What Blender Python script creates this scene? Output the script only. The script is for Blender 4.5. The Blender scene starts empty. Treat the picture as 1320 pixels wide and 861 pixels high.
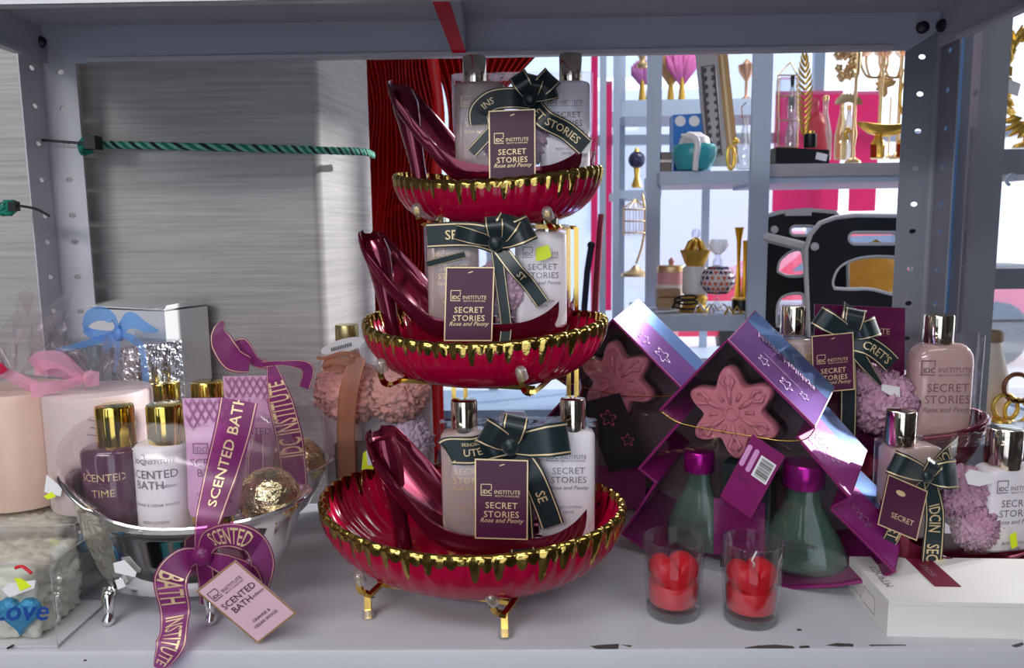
import bpy, math, random
from mathutils import Vector, Matrix, noise
random.seed(7)
rad = math.radians
scene = bpy.context.scene
COL = scene.collection

# ------------------------------------------------------------------ camera
F = 1000.0                                   # focal length in pixels of the 1320 x 861 frame
CAM = Vector((0, 0, 0.40))
RC = (Matrix.Rotation(rad(0.9), 3, 'Z') @ Matrix.Rotation(rad(90 - 7.5), 3, 'X') @ Matrix.Rotation(rad(-0.7), 3, 'Z'))
cd = bpy.data.cameras.new('camera'); cam = bpy.data.objects.new('camera', cd); COL.objects.link(cam)
cam.matrix_world = Matrix.Translation(CAM) @ RC.to_4x4()
cd.sensor_width = 36; cd.lens = 36 * F / 1320; cd.clip_start = 0.02; cd.clip_end = 200
cd.dof.use_dof = True; cd.dof.focus_distance = 0.92; cd.dof.aperture_fstop = 9.0
scene.camera = cam

# ------------------------------------------------------------------ world, lamps, exposure
w = bpy.data.worlds.new('world'); scene.world = w; w.use_nodes = True
bg = w.node_tree.nodes['Background']; bg.inputs[0].default_value = (0.86, 0.93, 1.0, 1); bg.inputs[1].default_value = 2.3
scene.view_settings.view_transform = 'Standard'; scene.view_settings.look = 'None'
scene.view_settings.gamma = 1; scene.view_settings.use_curve_mapping = False
scene.view_settings.exposure = 0.06
def area(name, loc, target, sx, sy, power, col):
    l = bpy.data.lights.new(name, 'AREA'); l.shape = 'RECTANGLE'; l.size = sx; l.size_y = sy
    l.energy = power; l.color = col
    o = bpy.data.objects.new(name, l); COL.objects.link(o); o.location = loc
    o.rotation_euler = (Vector(target) - Vector(loc)).to_track_quat('-Z', 'Y').to_euler()
area('ceiling_panel_light', (-0.9, -0.35, 1.70), (-0.9, -0.35, 0), 1.2, 0.6, 13, (1.0, 0.98, 0.97))
area('ceiling_panel_light', (0.9, -0.35, 1.70), (0.9, -0.35, 0), 1.2, 0.6, 8, (1.0, 0.98, 0.97))
area('post_panel_fill', (-0.9, -1.3, 1.2), (-0.1, 1.0, 0.3), 1.6, 0.2, 21, (1.0, 0.97, 0.94))  # added low fill to reach the left post and panel, no known fixture
area('ceiling_panel_light', (1.2, 2.6, 1.70), (1.2, 2.6, 0), 1.2, 0.6, 22, (0.95, 0.98, 1.0))

sl = bpy.data.lights.new('low_sun', 'SUN'); sl.energy = 7.0; sl.angle = rad(1.5); sl.color = (1.0, 0.96, 0.90)
so_ = bpy.data.objects.new('low_sun', sl); COL.objects.link(so_); so_.location = (6, 5, 4)
so_.rotation_euler = Vector((-0.87, -0.38, -0.31)).to_track_quat('-Z', 'Y').to_euler()      # through the right-hand window, behind the shelf

# ------------------------------------------------------------------ pixel helpers
def ray(px, py): return RC @ Vector(((px - 660) / F, -(py - 430.5) / F, -1))
def onz(px, py, z=0.0):
    d = ray(px, py); return CAM + d * ((z - CAM.z) / d.z)
def ony(px, py, Y):
    d = ray(px, py); return CAM + d * (Y / d.y)
def onx(px, py, X):
    d = ray(px, py); return CAM + d * (X / d.x)
def depth(p): return -(RC.transposed() @ (Vector(p) - CAM)).z

# ------------------------------------------------------------------ materials
def lin(c):
    return tuple(((x / 255) / 12.92 if x / 255 <= 0.04045 else ((x / 255 + 0.055) / 1.055) ** 2.4) for x in c)
MATS = {}
def mat(name, col, rough=0.5, metal=0.0, spec=0.5, coat=0.0, trans=0.0, alpha=1.0, emit=0.0, sheen=0.0, sss=0.0, bump=None, var=None, ior=1.45):
    """bump=(scale,strength)  var=(scale,amount) slight procedural colour change"""
    m = bpy.data.materials.new(name); m.use_nodes = True; nt = m.node_tree
    b = nt.nodes['Principled BSDF']; c = lin(col) + (1,)
    b.inputs['Base Color'].default_value = c; b.inputs['Roughness'].default_value = rough
    b.inputs['Metallic'].default_value = metal; b.inputs['Specular IOR Level'].default_value = spec
    b.inputs['Coat Weight'].default_value = coat; b.inputs['Coat Roughness'].default_value = 0.05
    b.inputs['Transmission Weight'].default_value = trans; b.inputs['Alpha'].default_value = alpha
    b.inputs['IOR'].default_value = ior; b.inputs['Sheen Weight'].default_value = sheen
    if sss:
        b.inputs['Subsurface Weight'].default_value = sss; b.inputs['Subsurface Scale'].default_value = 0.02
        b.inputs['Subsurface Radius'].default_value = (1, 0.5, 0.4)
    if emit:
        b.inputs['Emission Color'].default_value = c; b.inputs['Emission Strength'].default_value = emit
    tc = nt.nodes.new('ShaderNodeTexCoord')
    if var:
        n = nt.nodes.new('ShaderNodeTexNoise'); n.inputs['Scale'].default_value = var[0]; n.inputs['Detail'].default_value = 4
        r = nt.nodes.new('ShaderNodeMapRange'); r.inputs['To Min'].default_value = 1 - var[1]; r.inputs['To Max'].default_value = 1 + var[1]
        h = nt.nodes.new('ShaderNodeHueSaturation'); h.inputs['Color'].default_value = c
        nt.links.new(tc.outputs['Object'], n.inputs['Vector']); nt.links.new(n.outputs['Fac'], r.inputs['Value'])
        nt.links.new(r.outputs['Result'], h.inputs['Value']); nt.links.new(h.outputs['Color'], b.inputs['Base Color'])
    if bump:
        n2 = nt.nodes.new('ShaderNodeTexNoise'); n2.inputs['Scale'].default_value = bump[0]; n2.inputs['Detail'].default_value = 3
        bp = nt.nodes.new('ShaderNodeBump'); bp.inputs['Strength'].default_value = bump[1]; bp.inputs['Distance'].default_value = 0.004
        nt.links.new(tc.outputs['Object'], n2.inputs['Vector']); nt.links.new(n2.outputs['Fac'], bp.inputs['Height'])
        nt.links.new(bp.outputs['Normal'], b.inputs['Normal'])
    MATS[name] = m; return m
def clear(name, tint=(255, 255, 255), gloss=0.10, edge=0.55, rough=0.04, bump=None, body=0.0, bodycol=(255, 255, 255)):
    """thin clear sheet: see-through, mirror-like at grazing angles, faint milky body"""
    m = bpy.data.materials.new(name); m.use_nodes = True; nt = m.node_tree; nt.nodes.clear()
    o = nt.nodes.new('ShaderNodeOutputMaterial'); t = nt.nodes.new('ShaderNodeBsdfTransparent'); g = nt.nodes.new('ShaderNodeBsdfGlossy')
    t.inputs[0].default_value = lin(tint) + (1,); g.inputs['Roughness'].default_value = rough
    lw = nt.nodes.new('ShaderNodeLayerWeight'); lw.inputs['Blend'].default_value = 0.35
    mr = nt.nodes.new('ShaderNodeMapRange'); mr.inputs['To Min'].default_value = gloss; mr.inputs['To Max'].default_value = edge
    nt.links.new(lw.outputs['Facing'], mr.inputs['Value'])
    mx = nt.nodes.new('ShaderNodeMixShader'); nt.links.new(mr.outputs['Result'], mx.inputs[0])
    base = t.outputs[0]
    if body:
        d = nt.nodes.new('ShaderNodeBsdfDiffuse'); d.inputs[0].default_value = lin(bodycol) + (1,)
        m2 = nt.nodes.new('ShaderNodeMixShader'); m2.inputs[0].default_value = body
        nt.links.new(t.outputs[0], m2.inputs[1]); nt.links.new(d.outputs[0], m2.inputs[2]); base = m2.outputs[0]
    nt.links.new(base, mx.inputs[1]); nt.links.new(g.outputs[0], mx.inputs[2])
    if bump:
        tc = nt.nodes.new('ShaderNodeTexCoord'); n = nt.nodes.new('ShaderNodeTexNoise'); n.inputs['Scale'].default_value = bump[0]; n.inputs['Detail'].default_value = 2
        bp = nt.nodes.new('ShaderNodeBump'); bp.inputs['Strength'].default_value = bump[1]; bp.inputs['Distance'].default_value = 0.006
        nt.links.new(tc.outputs['Object'], n.inputs['Vector']); nt.links.new(n.outputs['Fac'], bp.inputs['Height'])
        nt.links.new(bp.outputs['Normal'], g.inputs['Normal']); nt.links.new(bp.outputs['Normal'], lw.inputs['Normal'])
    nt.links.new(mx.outputs[0], o.inputs[0]); MATS[name] = m; return m
def streaks(name, c1, c2, sc=(3, 3, 120), rough=0.45):
    """horizontal brushed streaks"""
    m = mat(name, c1, rough); nt = m.node_tree; b = nt.nodes['Principled BSDF']
    tc = nt.nodes.new('ShaderNodeTexCoord'); mp = nt.nodes.new('ShaderNodeMapping'); mp.inputs['Scale'].default_value = sc
    n = nt.nodes.new('ShaderNodeTexNoise'); n.inputs['Scale'].default_value = 1.0; n.inputs['Detail'].default_value = 6; n.inputs['Roughness'].default_value = 0.65
    r = nt.nodes.new('ShaderNodeValToRGB'); r.color_ramp.elements[0].position = 0.32; r.color_ramp.elements[1].position = 0.68
    r.color_ramp.elements[0].color = lin(c1) + (1,); r.color_ramp.elements[1].color = lin(c2) + (1,)
    nt.links.new(tc.outputs['Object'], mp.inputs['Vector']); nt.links.new(mp.outputs['Vector'], n.inputs['Vector'])
    nt.links.new(n.outputs['Fac'], r.inputs['Fac']); nt.links.new(r.outputs['Color'], b.inputs['Base Color']); return m

steel = mat('painted_steel', (194, 194, 202), 0.38, var=(14, 0.03))
steel_up = mat('painted_steel_upper', (186, 190, 203), 0.4, var=(10, 0.04))  # slightly darker, bluer steel for the upper shelf
steel_dk = mat('grey_and_backlit_steel', (132, 136, 146), 0.4, var=(10, 0.04))  # grey steel; also carries the right post's painted backlit shade
steel_bl = mat('painted_steel_bluish', (186, 200, 222), 0.35)
chip = mat('bare_chipped_metal', (78, 70, 70), 0.7)
bolt_m = mat('dark_bolt', (60, 62, 70), 0.4, 0.8)
redstrip = mat('red_strip_vinyl', (214, 10, 48), 0.6, spec=0.1)
panel_m = streaks('grey_streaked_panel', (154, 150, 148), (184, 180, 178), (5, 5, 190))
floor_m = mat('floor_tile', (72, 68, 66), 0.4, var=(3, 0.1))
wall_m = mat('wall_paint', (96, 90, 90), 0.7, var=(2, 0.06))
ceil_m = mat('ceiling_paint', (175, 175, 178), 0.8)
gold = mat('gold_metal', (214, 176, 92), 0.16, 1.0)
goldcap = mat('pale_gold_mirror', (220, 212, 192), 0.10, 1.0)
goldcap2 = mat('yellow_gold_mirror', (224, 196, 96), 0.10, 1.0)
goldrim = mat('gold_lustre', (186, 158, 84), 0.14, 1.0, bump=(90, 0.25))
foil = mat('crumpled_gold_foil', (234, 220, 172), 0.22, 1.0, bump=(110, 0.9))
chrome = mat('chrome', (232, 230, 228), 0.06, 1.0)
redglass = mat('red_glazed_ceramic', (162, 2, 50), 0.16, spec=0.35, coat=0.15)
shoe_m = mat('burgundy_metallic_plastic', (118, 24, 52), 0.12, 0.65, coat=0.6)
purple = mat('purple_card', (74, 20, 56), 0.42)
magenta = mat('magenta_card', (126, 22, 94), 0.38, 0.1, coat=0.2)
plumfoil = mat('plum_foil_card', (164, 106, 184), 0.14, 0.85, var=(30, 0.08))
bluefoil = mat('steel_blue_foil_card', (130, 165, 225), 0.15, 0.8)
plumhaze = mat('plum_card_hazed', (122, 100, 108), 0.5)  # plum card greyed: haze of the clear window put into its colour
magcap = mat('magenta_metal_cap', (176, 20, 140), 0.22, 0.7)
goldprint = mat('gold_print', (232, 206, 160), 0.35, 0.35)
greyprint = mat('grey_print', (120, 112, 120), 0.6)
whiteprint = mat('white_print', (236, 236, 236), 0.6)
darkprint = mat('dark_print', (70, 40, 66), 0.6)
silverprint = mat('silver_print', (196, 176, 196), 0.3, 0.6)
barprint = mat('black_print', (20, 18, 20), 0.6)
greenrib = mat('dark_green_satin', (10, 34, 38), 0.32, sheen=0.3)
purprib = clear('purple_organza', (190, 110, 175), 0.03, 0.15, 0.3, body=0.5, bodycol=(150, 44, 122))
bluerib = clear('blue_organza', (170, 205, 250), 0.03, 0.1, 0.3, body=0.6, bodycol=(120, 176, 240))
pinkrib = clear('pink_organza', (250, 205, 222), 0.03, 0.1, 0.3, body=0.45, bodycol=(246, 178, 206))
beigerib = clear('copper_organza', (214, 160, 130), 0.03, 0.15, 0.3, body=0.5, bodycol=(176, 118, 92))
copperedge = mat('copper_edge', (150, 96, 66), 0.3, 0.6)
film = clear('clear_film', (255, 252, 255), 0.035, 0.30, 0.05, bump=(22, 0.5))
crinkle = clear('crinkled_cellophane', (250, 246, 248), 0.02, 0.14, 0.12, bump=(16, 0.7), body=0.025)
pvc = clear('clear_rigid_pvc', (246, 246, 248), 0.04, 0.38, 0.03, bump=(7, 0.25))
glass = clear('clear_glass', (244, 246, 250), 0.04, 0.75, 0.02)
votglass = clear('votive_glass', (250, 250, 252), 0.015, 0.5, 0.02)
smoke = clear('smoked_glass', (170, 168, 176), 0.10, 0.8, 0.03)
lotion = mat('white_lotion_bottle', (240, 238, 240), 0.25, sss=0.1)
gelpink = mat('pale_pink_gel_bottle', (186, 166, 158), 0.14, coat=0.8, sss=0.15)
gelrose = mat('rose_gel_bottle', (196, 168, 160), 0.12, coat=0.9, sss=0.2)
purpgel = mat('purple_gel_bottle', (92, 52, 78), 0.12, coat=0.9, var=(60, 0.25))
tube_m = mat('pink_tube_plastic', (216, 168, 204), 0.32)
greengel = clear('grey_green_gel', (120, 148, 132), 0.06, 0.5, 0.04, body=0.35, bodycol=(112, 146, 128))
puff_l = mat('lilac_netting', (204, 160, 184), 0.8, bump=(260, 0.8))
puff_p = mat('salmon_netting', (226, 166, 154), 0.8, bump=(260, 0.8))
soap_m = mat('pink_soap', (206, 124, 136), 0.55, sss=0.1, bump=(160, 0.15))
wax_r = mat('red_wax', (214, 26, 40), 0.4, sss=0.25)
wax_p = mat('peach_wax', (232, 204, 184), 0.45, sss=0.3, var=(8, 0.05))
wax_w = mat('blush_wax', (216, 202, 196), 0.45, sss=0.3, var=(8, 0.04))
soapw = mat('ivory_soap_petals', (226, 224, 206), 0.45, sss=0.2)
bluep = mat('blue_glitter', (70, 160, 205), 0.4, 0.2, bump=(220, 0.7))
boxwhite = mat('white_carton', (226, 224, 220), 0.6, var=(12, 0.02))
boxgrey = mat('white_corrugated_carton', (220, 219, 219), 0.65)
gap_shade = mat('painted_gap_shade', (30, 28, 30), 0.8)  # near-black for the shade painted under the carton lid
wine = mat('wine_sticker', (112, 22, 52), 0.4)
tagpink = mat('pale_pink_card', (222, 182, 196), 0.5)
yellow = mat('fluorescent_yellow_sticker', (224, 240, 40), 0.5)
whites = mat('white_sticker', (232, 230, 232), 0.5)
rope_a = mat('teal_rope_fibre', (22, 122, 104), 0.7)
rope_b = mat('pale_green_rope_fibre', (120, 190, 165), 0.7)
rope_c = mat('dark_rope_fibre', (14, 40, 44), 0.7)
blackp = mat('black_plastic', (18, 18, 22), 0.4)
redfab = mat('red_metallic_pleats', (200, 6, 18), 0.3, 0.55)
def add_translucent(m, col, fac):
    nt = m.node_tree; b = nt.nodes['Principled BSDF']; o = nt.nodes['Material Output']; t = nt.nodes.new('ShaderNodeBsdfTranslucent'); t.inputs[0].default_value = lin(col) + (1,)
    mx = nt.nodes.new('ShaderNodeMixShader'); mx.inputs[0].default_value = fac
    nt.links.new(b.outputs[0], mx.inputs[1]); nt.links.new(t.outputs[0], mx.inputs[2]); nt.links.new(mx.outputs[0], o.inputs[0])
add_translucent(redfab, (230, 14, 20), 0.07)
silver = mat('embossed_silver', (190, 196, 206), 0.2, 0.9, bump=(120, 1.0))
blackwood = mat('black_wood_grain', (32, 32, 36), 0.5, var=(25, 0.3))
whitetrim = mat('white_edge_trim', (214, 214, 218), 0.4)
hotpink = mat('hot_pink_vinyl', (246, 70, 140), 0.5); add_translucent(hotpink, (248, 110, 175), 0.5)

# ------------------------------------------------------------------ mesh builder
class MB:
    def __init__(s): s.v = []; s.f = []
    def add(s, vs, fs):
        n = len(s.v); s.v += [tuple(x) for x in vs]; s.f += [tuple(i + n for i in f) for f in fs]; return s
    def box(s, c, d, M=None):
        c = Vector(c); h = Vector(d) / 2
        vs = [Vector((x, y, z)) for x in (-h.x, h.x) for y in (-h.y, h.y) for z in (-h.z, h.z)]
        vs = [c + (M @ v if M else v) for v in vs]
        return s.add(vs, [(0, 1, 3, 2), (4, 6, 7, 5), (0, 4, 5, 1), (2, 3, 7, 6), (0, 2, 6, 4), (1, 5, 7, 3)])
    def loft(s, rings, cap=True, closed=True, cap1=None):
        n = len(rings[0]); vs = [p for r in rings for p in r]; fs = []
        for i in range(len(rings) - 1):
            for j in range(n if closed else n - 1):
                k = (j + 1) % n
                fs.append((i * n + j, i * n + k, (i + 1) * n + k, (i + 1) * n + j))
        if cap: fs.append(tuple(range(n))[::-1])
        if (cap if cap1 is None else cap1): fs.append(tuple(range((len(rings) - 1) * n, len(rings) * n)))
        return s.add(vs, fs)
    def tube(s, pts, r, n=8, closed=False, flat=1.0, cap=True):
        pts = [Vector(p) for p in pts]; m = len(pts); rings = []; up = None
        for i, p in enumerate(pts):
            a = pts[(i - 1) % m] if (closed or i) else p; b = pts[(i + 1) % m] if (closed or i < m - 1) else p
            t = (b - a).normalized() if (b - a).length > 1e-9 else Vector((0, 0, 1))
            if up is None:
                up = Vector((0, 1, 0)) if abs(t.y) < 0.9 else Vector((0, 0, 1))
            u = (up - t * up.dot(t)).normalized(); up = u; q = t.cross(u)
            rr = r[i] if isinstance(r, (list, tuple)) else r
            rings.append([p + u * (rr * flat * math.cos(2 * math.pi * k / n + math.pi / n)) + q * (rr * math.sin(2 * math.pi * k / n + math.pi / n)) for k in range(n)])
        if closed: rings.append(rings[0]); return s.loft(rings, False)
        return s.loft(rings, cap)
    def lathe(s, prof, c=(0, 0, 0), n=24, sx=1, sy=1, cap=True):
        c = Vector(c)
        return s.loft([[c + Vector((r * sx * math.cos(2 * math.pi * k / n), r * sy * math.sin(2 * math.pi * k / n), z)) for k in range(n)] for r, z in prof], cap)
    def grid(s, fn, nu, nv):
        vs = [fn(i / nu, j / nv) for i in range(nu + 1) for j in range(nv + 1)]
        return s.add(vs, [(i * (nv + 1) + j, (i + 1) * (nv + 1) + j, (i + 1) * (nv + 1) + j + 1, i * (nv + 1) + j + 1) for i in range(nu) for j in range(nv)])
    def prism(s, front, off):
        off = Vector(off); n = len(front); vs = [Vector(p) for p in front] + [Vector(p) + off for p in front]
        return s.add(vs, [tuple(range(n))[::-1], tuple(range(n, 2 * n))] + [(i, (i + 1) % n, n + (i + 1) % n, n + i) for i in range(n)])
    def ico(s, c, r, sub=2, disp=None, sc=(1, 1, 1)):
        import bmesh
        bm = bmesh.new(); bmesh.ops.create_icosphere(bm, subdivisions=sub, radius=1)
        c = Vector(c); vs = []
        for v in bm.verts:
            k = r * (1 + (disp(v.co) if disp else 0)); vs.append(c + Vector((v.co.x * k * sc[0], v.co.y * k * sc[1], v.co.z * k * sc[2])))
        bm.verts.index_update(); fs = [tuple(v.index for v in f.verts) for f in bm.faces]; bm.free()
        return s.add(vs, fs)
    def build(s, name, m, parent=None, smooth=35, kind=None):
        me = bpy.data.meshes.new(name); me.from_pydata(s.v, [], s.f); me.update()
        import bmesh
        bm = bmesh.new(); bm.from_mesh(me); bmesh.ops.recalc_face_normals(bm, faces=bm.faces); bm.to_mesh(me); bm.free()
        if smooth:
            me.polygons.foreach_set('use_smooth', [True] * len(me.polygons))
            if smooth < 180: me.set_sharp_from_angle(angle=rad(smooth))
        me.materials.append(m)
        o = bpy.data.objects.new(name, me); COL.objects.link(o)
        if parent is not None: o.parent = parent.o if isinstance(parent, Thing) else parent
        if kind: o['kind'] = kind
        return o
class Thing:
    """an Empty at a thing's base; at() turns a pixel into a local point of the upright plane through it"""
    def __init__(s, name, label, cat, loc, yaw=0.0, group=None):
        o = bpy.data.objects.new(name, None); COL.objects.link(o); o.empty_display_size = 0.03
        o.location = loc; o.rotation_euler = (0, 0, rad(yaw)); o['label'] = label; o['category'] = cat
        if group: o['group'] = group
        s.o = o; s.loc = Vector(loc); s.R = Matrix.Rotation(rad(yaw), 3, 'Z'); s.k = depth(loc) / F
    def at(s, px, py, d=0.0):
        n = s.R @ Vector((0, 1, 0)); r = ray(px, py)
        t = (s.loc + n * d - CAM).dot(n) / r.dot(n)
        return s.R.transposed() @ (CAM + r * t - s.loc)
def tag(o, label, cat, group=None, kind=None):
    o['label'] = label; o['category'] = cat
    if group: o['group'] = group
    if kind: o['kind'] = kind
    return o
def struct(name, mb, m, smooth=0, parent=None):
    o = mb.build(name, m, parent, smooth)
    if parent is None: o['kind'] = 'structure'
    return o
def spline(pts, n=8):
    pts = [Vector(p) for p in pts]; out = []
    for i in range(len(pts) - 1):
        p0 = pts[max(i - 1, 0)]; p1 = pts[i]; p2 = pts[i + 1]; p3 = pts[min(i + 2, len(pts) - 1)]
        for k in range(n):
            t = k / n
            out.append(0.5 * ((2 * p1) + (p2 - p0) * t + (2 * p0 - 5 * p1 + 4 * p2 - p3) * t * t + (3 * p1 - p0 - 3 * p2 + p3) * t ** 3))
    return out + [pts[-1]]
def lerp_at(xs, ys, x):
    for i in range(len(xs) - 1):
        if x <= xs[i + 1]:
            t = (x - xs[i]) / (xs[i + 1] - xs[i]); return ys[i] + (ys[i + 1] - ys[i]) * max(0, t)
    return ys[-1]
# flat shapes with holes through a filled 2D curve
def plate2d(outline, holes=(), thick=0.0):
    cu = bpy.data.curves.new('tmp', 'CURVE'); cu.dimensions = '2D'; cu.fill_mode = 'BOTH'; cu.extrude = thick / 2
    for loop in [outline] + list(holes):
        sp = cu.splines.new('POLY'); sp.points.add(len(loop) - 1); sp.use_cyclic_u = True
        for q, (x, y) in zip(sp.points, loop): q.co = (x, y, 0, 1)
    o = bpy.data.objects.new('tmp', cu); me = bpy.data.meshes.new_from_object(o)
    r = ([tuple(v.co) for v in me.vertices], [tuple(p.vertices) for p in me.polygons])
    bpy.data.objects.remove(o); bpy.data.curves.remove(cu); bpy.data.meshes.remove(me); return r
def oval(cx, cy, rx, ry, n=12): return [(cx + rx * math.cos(2 * math.pi * i / n), cy + ry * math.sin(2 * math.pi * i / n)) for i in range(n)]
TXT = {}
def text2d(body, size, bold=0.0, shear=0.0, space=1.0):
    key = (body, bold, shear, space)
    if key not in TXT:
        cu = bpy.data.curves.new('tmp', 'FONT'); cu.body = body; cu.size = 1; cu.resolution_u = 2; cu.offset = bold; cu.shear = shear
        cu.space_character = space; cu.align_x = 'CENTER'
        o = bpy.data.objects.new('tmp', cu); me = bpy.data.meshes.new_from_object(o)
        TXT[key] = ([tuple(v.co) for v in me.vertices], [tuple(p.vertices) for p in me.polygons])
        bpy.data.objects.remove(o); bpy.data.curves.remove(cu); bpy.data.meshes.remove(me)
    v, f = TXT[key]; return [(x * size, y * size, 0) for x, y, _ in v], f
def printed(items, fn):
    """items: ('t',text,x,y,size,opts) centred text, ('r',x0,y0,x1,y1) bar, ('b',x0,y0,x1,y1,w) open box; fn maps (x,y) to a local 3D point"""
    mb = MB()
    for it in items:
        if it[0] == 't':
            o = it[5] if len(it) > 5 else {}
            v, f = text2d(it[1], it[4], **o)
            if v:
                wd = max(x for x, _, _ in v) - min(x for x, _, _ in v)
                mb.add([fn(x + it[2], y + it[3]) for x, y, _ in v], f)
        elif it[0] == 'r':
            _, a, b, c, d = it; mb.add([fn(a, b), fn(c, b), fn(c, d), fn(a, d)], [(0, 1, 2, 3)])
        elif it[0] == 'b':
            _, a, b, c, d, q = it
            for (x0, y0, x1, y1) in ((a, b, a + q, d), (a, d - q, c, d), (a, b, c, b + q), (c - q, b + (d - b) * .55, c, d)):
                mb.add([fn(x0, y0), fn(x1, y0), fn(x1, y1), fn(x0, y1)], [(0, 1, 2, 3)])
        elif it[0] == 'p':
            mb.add([fn(x, y) for x, y in it[1]], [tuple(range(len(it[1])))])
    return mb
def card(T, TL, TR, BL, th, m, border=None, items=(), pm=None, name='tag', bw=0.03, parent=None):
    """a flat card given three corners; unit = card width; y runs 0 at the top to -h"""
    TL, TR, BL = Vector(TL), Vector(TR), Vector(BL); ex = TR - TL; W = ex.length; ey = (TL - BL); H = ey.length / W
    eyn = ey / H; nrm = ex.cross(eyn).normalized()
    if nrm.y > 0: nrm = -nrm
    P = lambda x, y, z=0: TL + ex * x + eyn * y + nrm * z
    o = MB().prism([P(0, 0), P(1, 0), P(1, -H), P(0, -H)], -nrm * th).build(name, m, parent or T, 0)
    if border:
        v, f = plate2d([(0, 0), (1, 0), (1, -H), (0, -H)], [[(bw, -bw), (1 - bw, -bw), (1 - bw, -H + bw), (bw, -H + bw)]])
        MB().add([P(x, y, 0.0003) for x, y, _ in v], f).build('border', border, o, 0)
    if items: printed(items, lambda x, y: P(x, y, 0.0004)).build('lettering', pm, o, 0)
    return o, P, H
def ribbon(T, pts, width, m, name='ribbon', n=8, wv=None, edge=None, ew=0.1, texts=(), tm=None, parent=None, th=0.0, inset=0.06):
    """pts local 3D path, width metres (or list); wv optional width direction(s)"""
    ctl = [Vector(p) for p in pts]; c = spline(ctl, n); m_ = len(c); L = [0]
    for i in range(1, m_): L.append(L[-1] + (c[i] - c[i - 1]).length)
    ws = width if isinstance(width, (list, tuple)) else [width] * len(ctl)
    wl = [lerp_at(list(range(len(ctl))), ws, i / n) for i in range(m_)]
    if isinstance(wv, list): wvl = [lerp_at(list(range(len(wv))), [Vector(q) for q in wv], i * (len(wv) - 1) / (m_ - 1)) for i in range(m_)]
    W = []; N = []
    for i in range(m_):
        t = (c[min(i + 1, m_ - 1)] - c[max(i - 1, 0)]).normalized()
        q = Vector((-t.z, 0, t.x)) if wv is None else (wvl[i] if isinstance(wv, list) else Vector(wv))
        q = q - t * q.dot(t)
        q = q.normalized() if q.length > 1e-5 else (W[-1] if W else Vector((0, 0, 1)))
        if W and q.dot(W[-1]) < 0: q = -q
        W.append(q); nn = t.cross(q).normalized(); N.append(nn)
    if sum(x.y for x in N) > 0: N = [-x for x in N]
    def S(u, v, off=0.0):                      # u metres along, v -.5...5 across
        u = min(max(u, 0), L[-1]); i = 0
        while i < m_ - 2 and L[i + 1] < u: i += 1
        t = (u - L[i]) / max(L[i + 1] - L[i], 1e-9)
        return c[i].lerp(c[i + 1], t) + W[i].lerp(W[i + 1], t) * (v * (wl[i] + (wl[i + 1] - wl[i]) * t)) + N[i].lerp(N[i + 1], t) * off
    mb = MB(); mb.grid(lambda a, b: c[round(a * (m_ - 1))] + W[round(a * (m_ - 1))] * ((b - .5) * wl[round(a * (m_ - 1))]), m_ - 1, 2)
    o = mb.build(name, m, parent or T, 180)
    if edge:
        e = MB()
        for sg in (-1, 1):
            for off in (0.0003, -0.0003):
                e.grid(lambda a, b: c[round(a * (m_ - 1))] + W[round(a * (m_ - 1))] * (sg * (.5 - inset - b * ew) * wl[round(a * (m_ - 1))]) + N[round(a * (m_ - 1))] * off, m_ - 1, 1)
        e.build('gold_edge', edge, o, 180)
    if texts:
        for (body, u, size, v0, rev) in texts:
            vv, ff = text2d(body, size, bold=0.008); tb = MB()
            tb.add([S(u + (-x if rev else x), ((-1 if rev else 1) * (y - size * 0.35) + 0) / max(wl[0], 1e-6) + v0, 0.0005) for x, y, _ in vv], ff)
            tb.build('lettering', tm, o, 0)
    return o
def bottle_rings(cx, cy, z0, z1, hw, hd, shoulder, p=3.2, n=28, neck=0.35):
    R = []
    def ring(z, a, b): return [Vector((cx + a * math.copysign(abs(math.cos(q)) ** (2 / p), math.cos(q)), cy + b * math.copysign(abs(math.sin(q)) ** (2 / p), math.sin(q)), z)) for q in [2 * math.pi * k / n for k in range(n)]]
    h = z1 - z0
    R.append(ring(z0, hw * .9, hd * .85)); R.append(ring(z0 + h * .03, hw, hd)); R.append(ring(z1 - shoulder, hw, hd))
    for t in (0.35, 0.65, 0.85, 1.0):
        s_ = math.sqrt(max(0, 1 - (t * 0.97) ** 2)); a = neck + (1 - neck) * s_
        R.append(ring(z1 - shoulder + shoulder * t, hw * a, hd * max(a, .5)))
    return R
def cap_mesh(c, r, h, n=28):
    c = Vector(c); return MB().lathe([(r * .97, 0), (r, h * .03), (r, h * .93), (r * .96, h * .985), (r * .85, h)], c, n)

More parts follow.
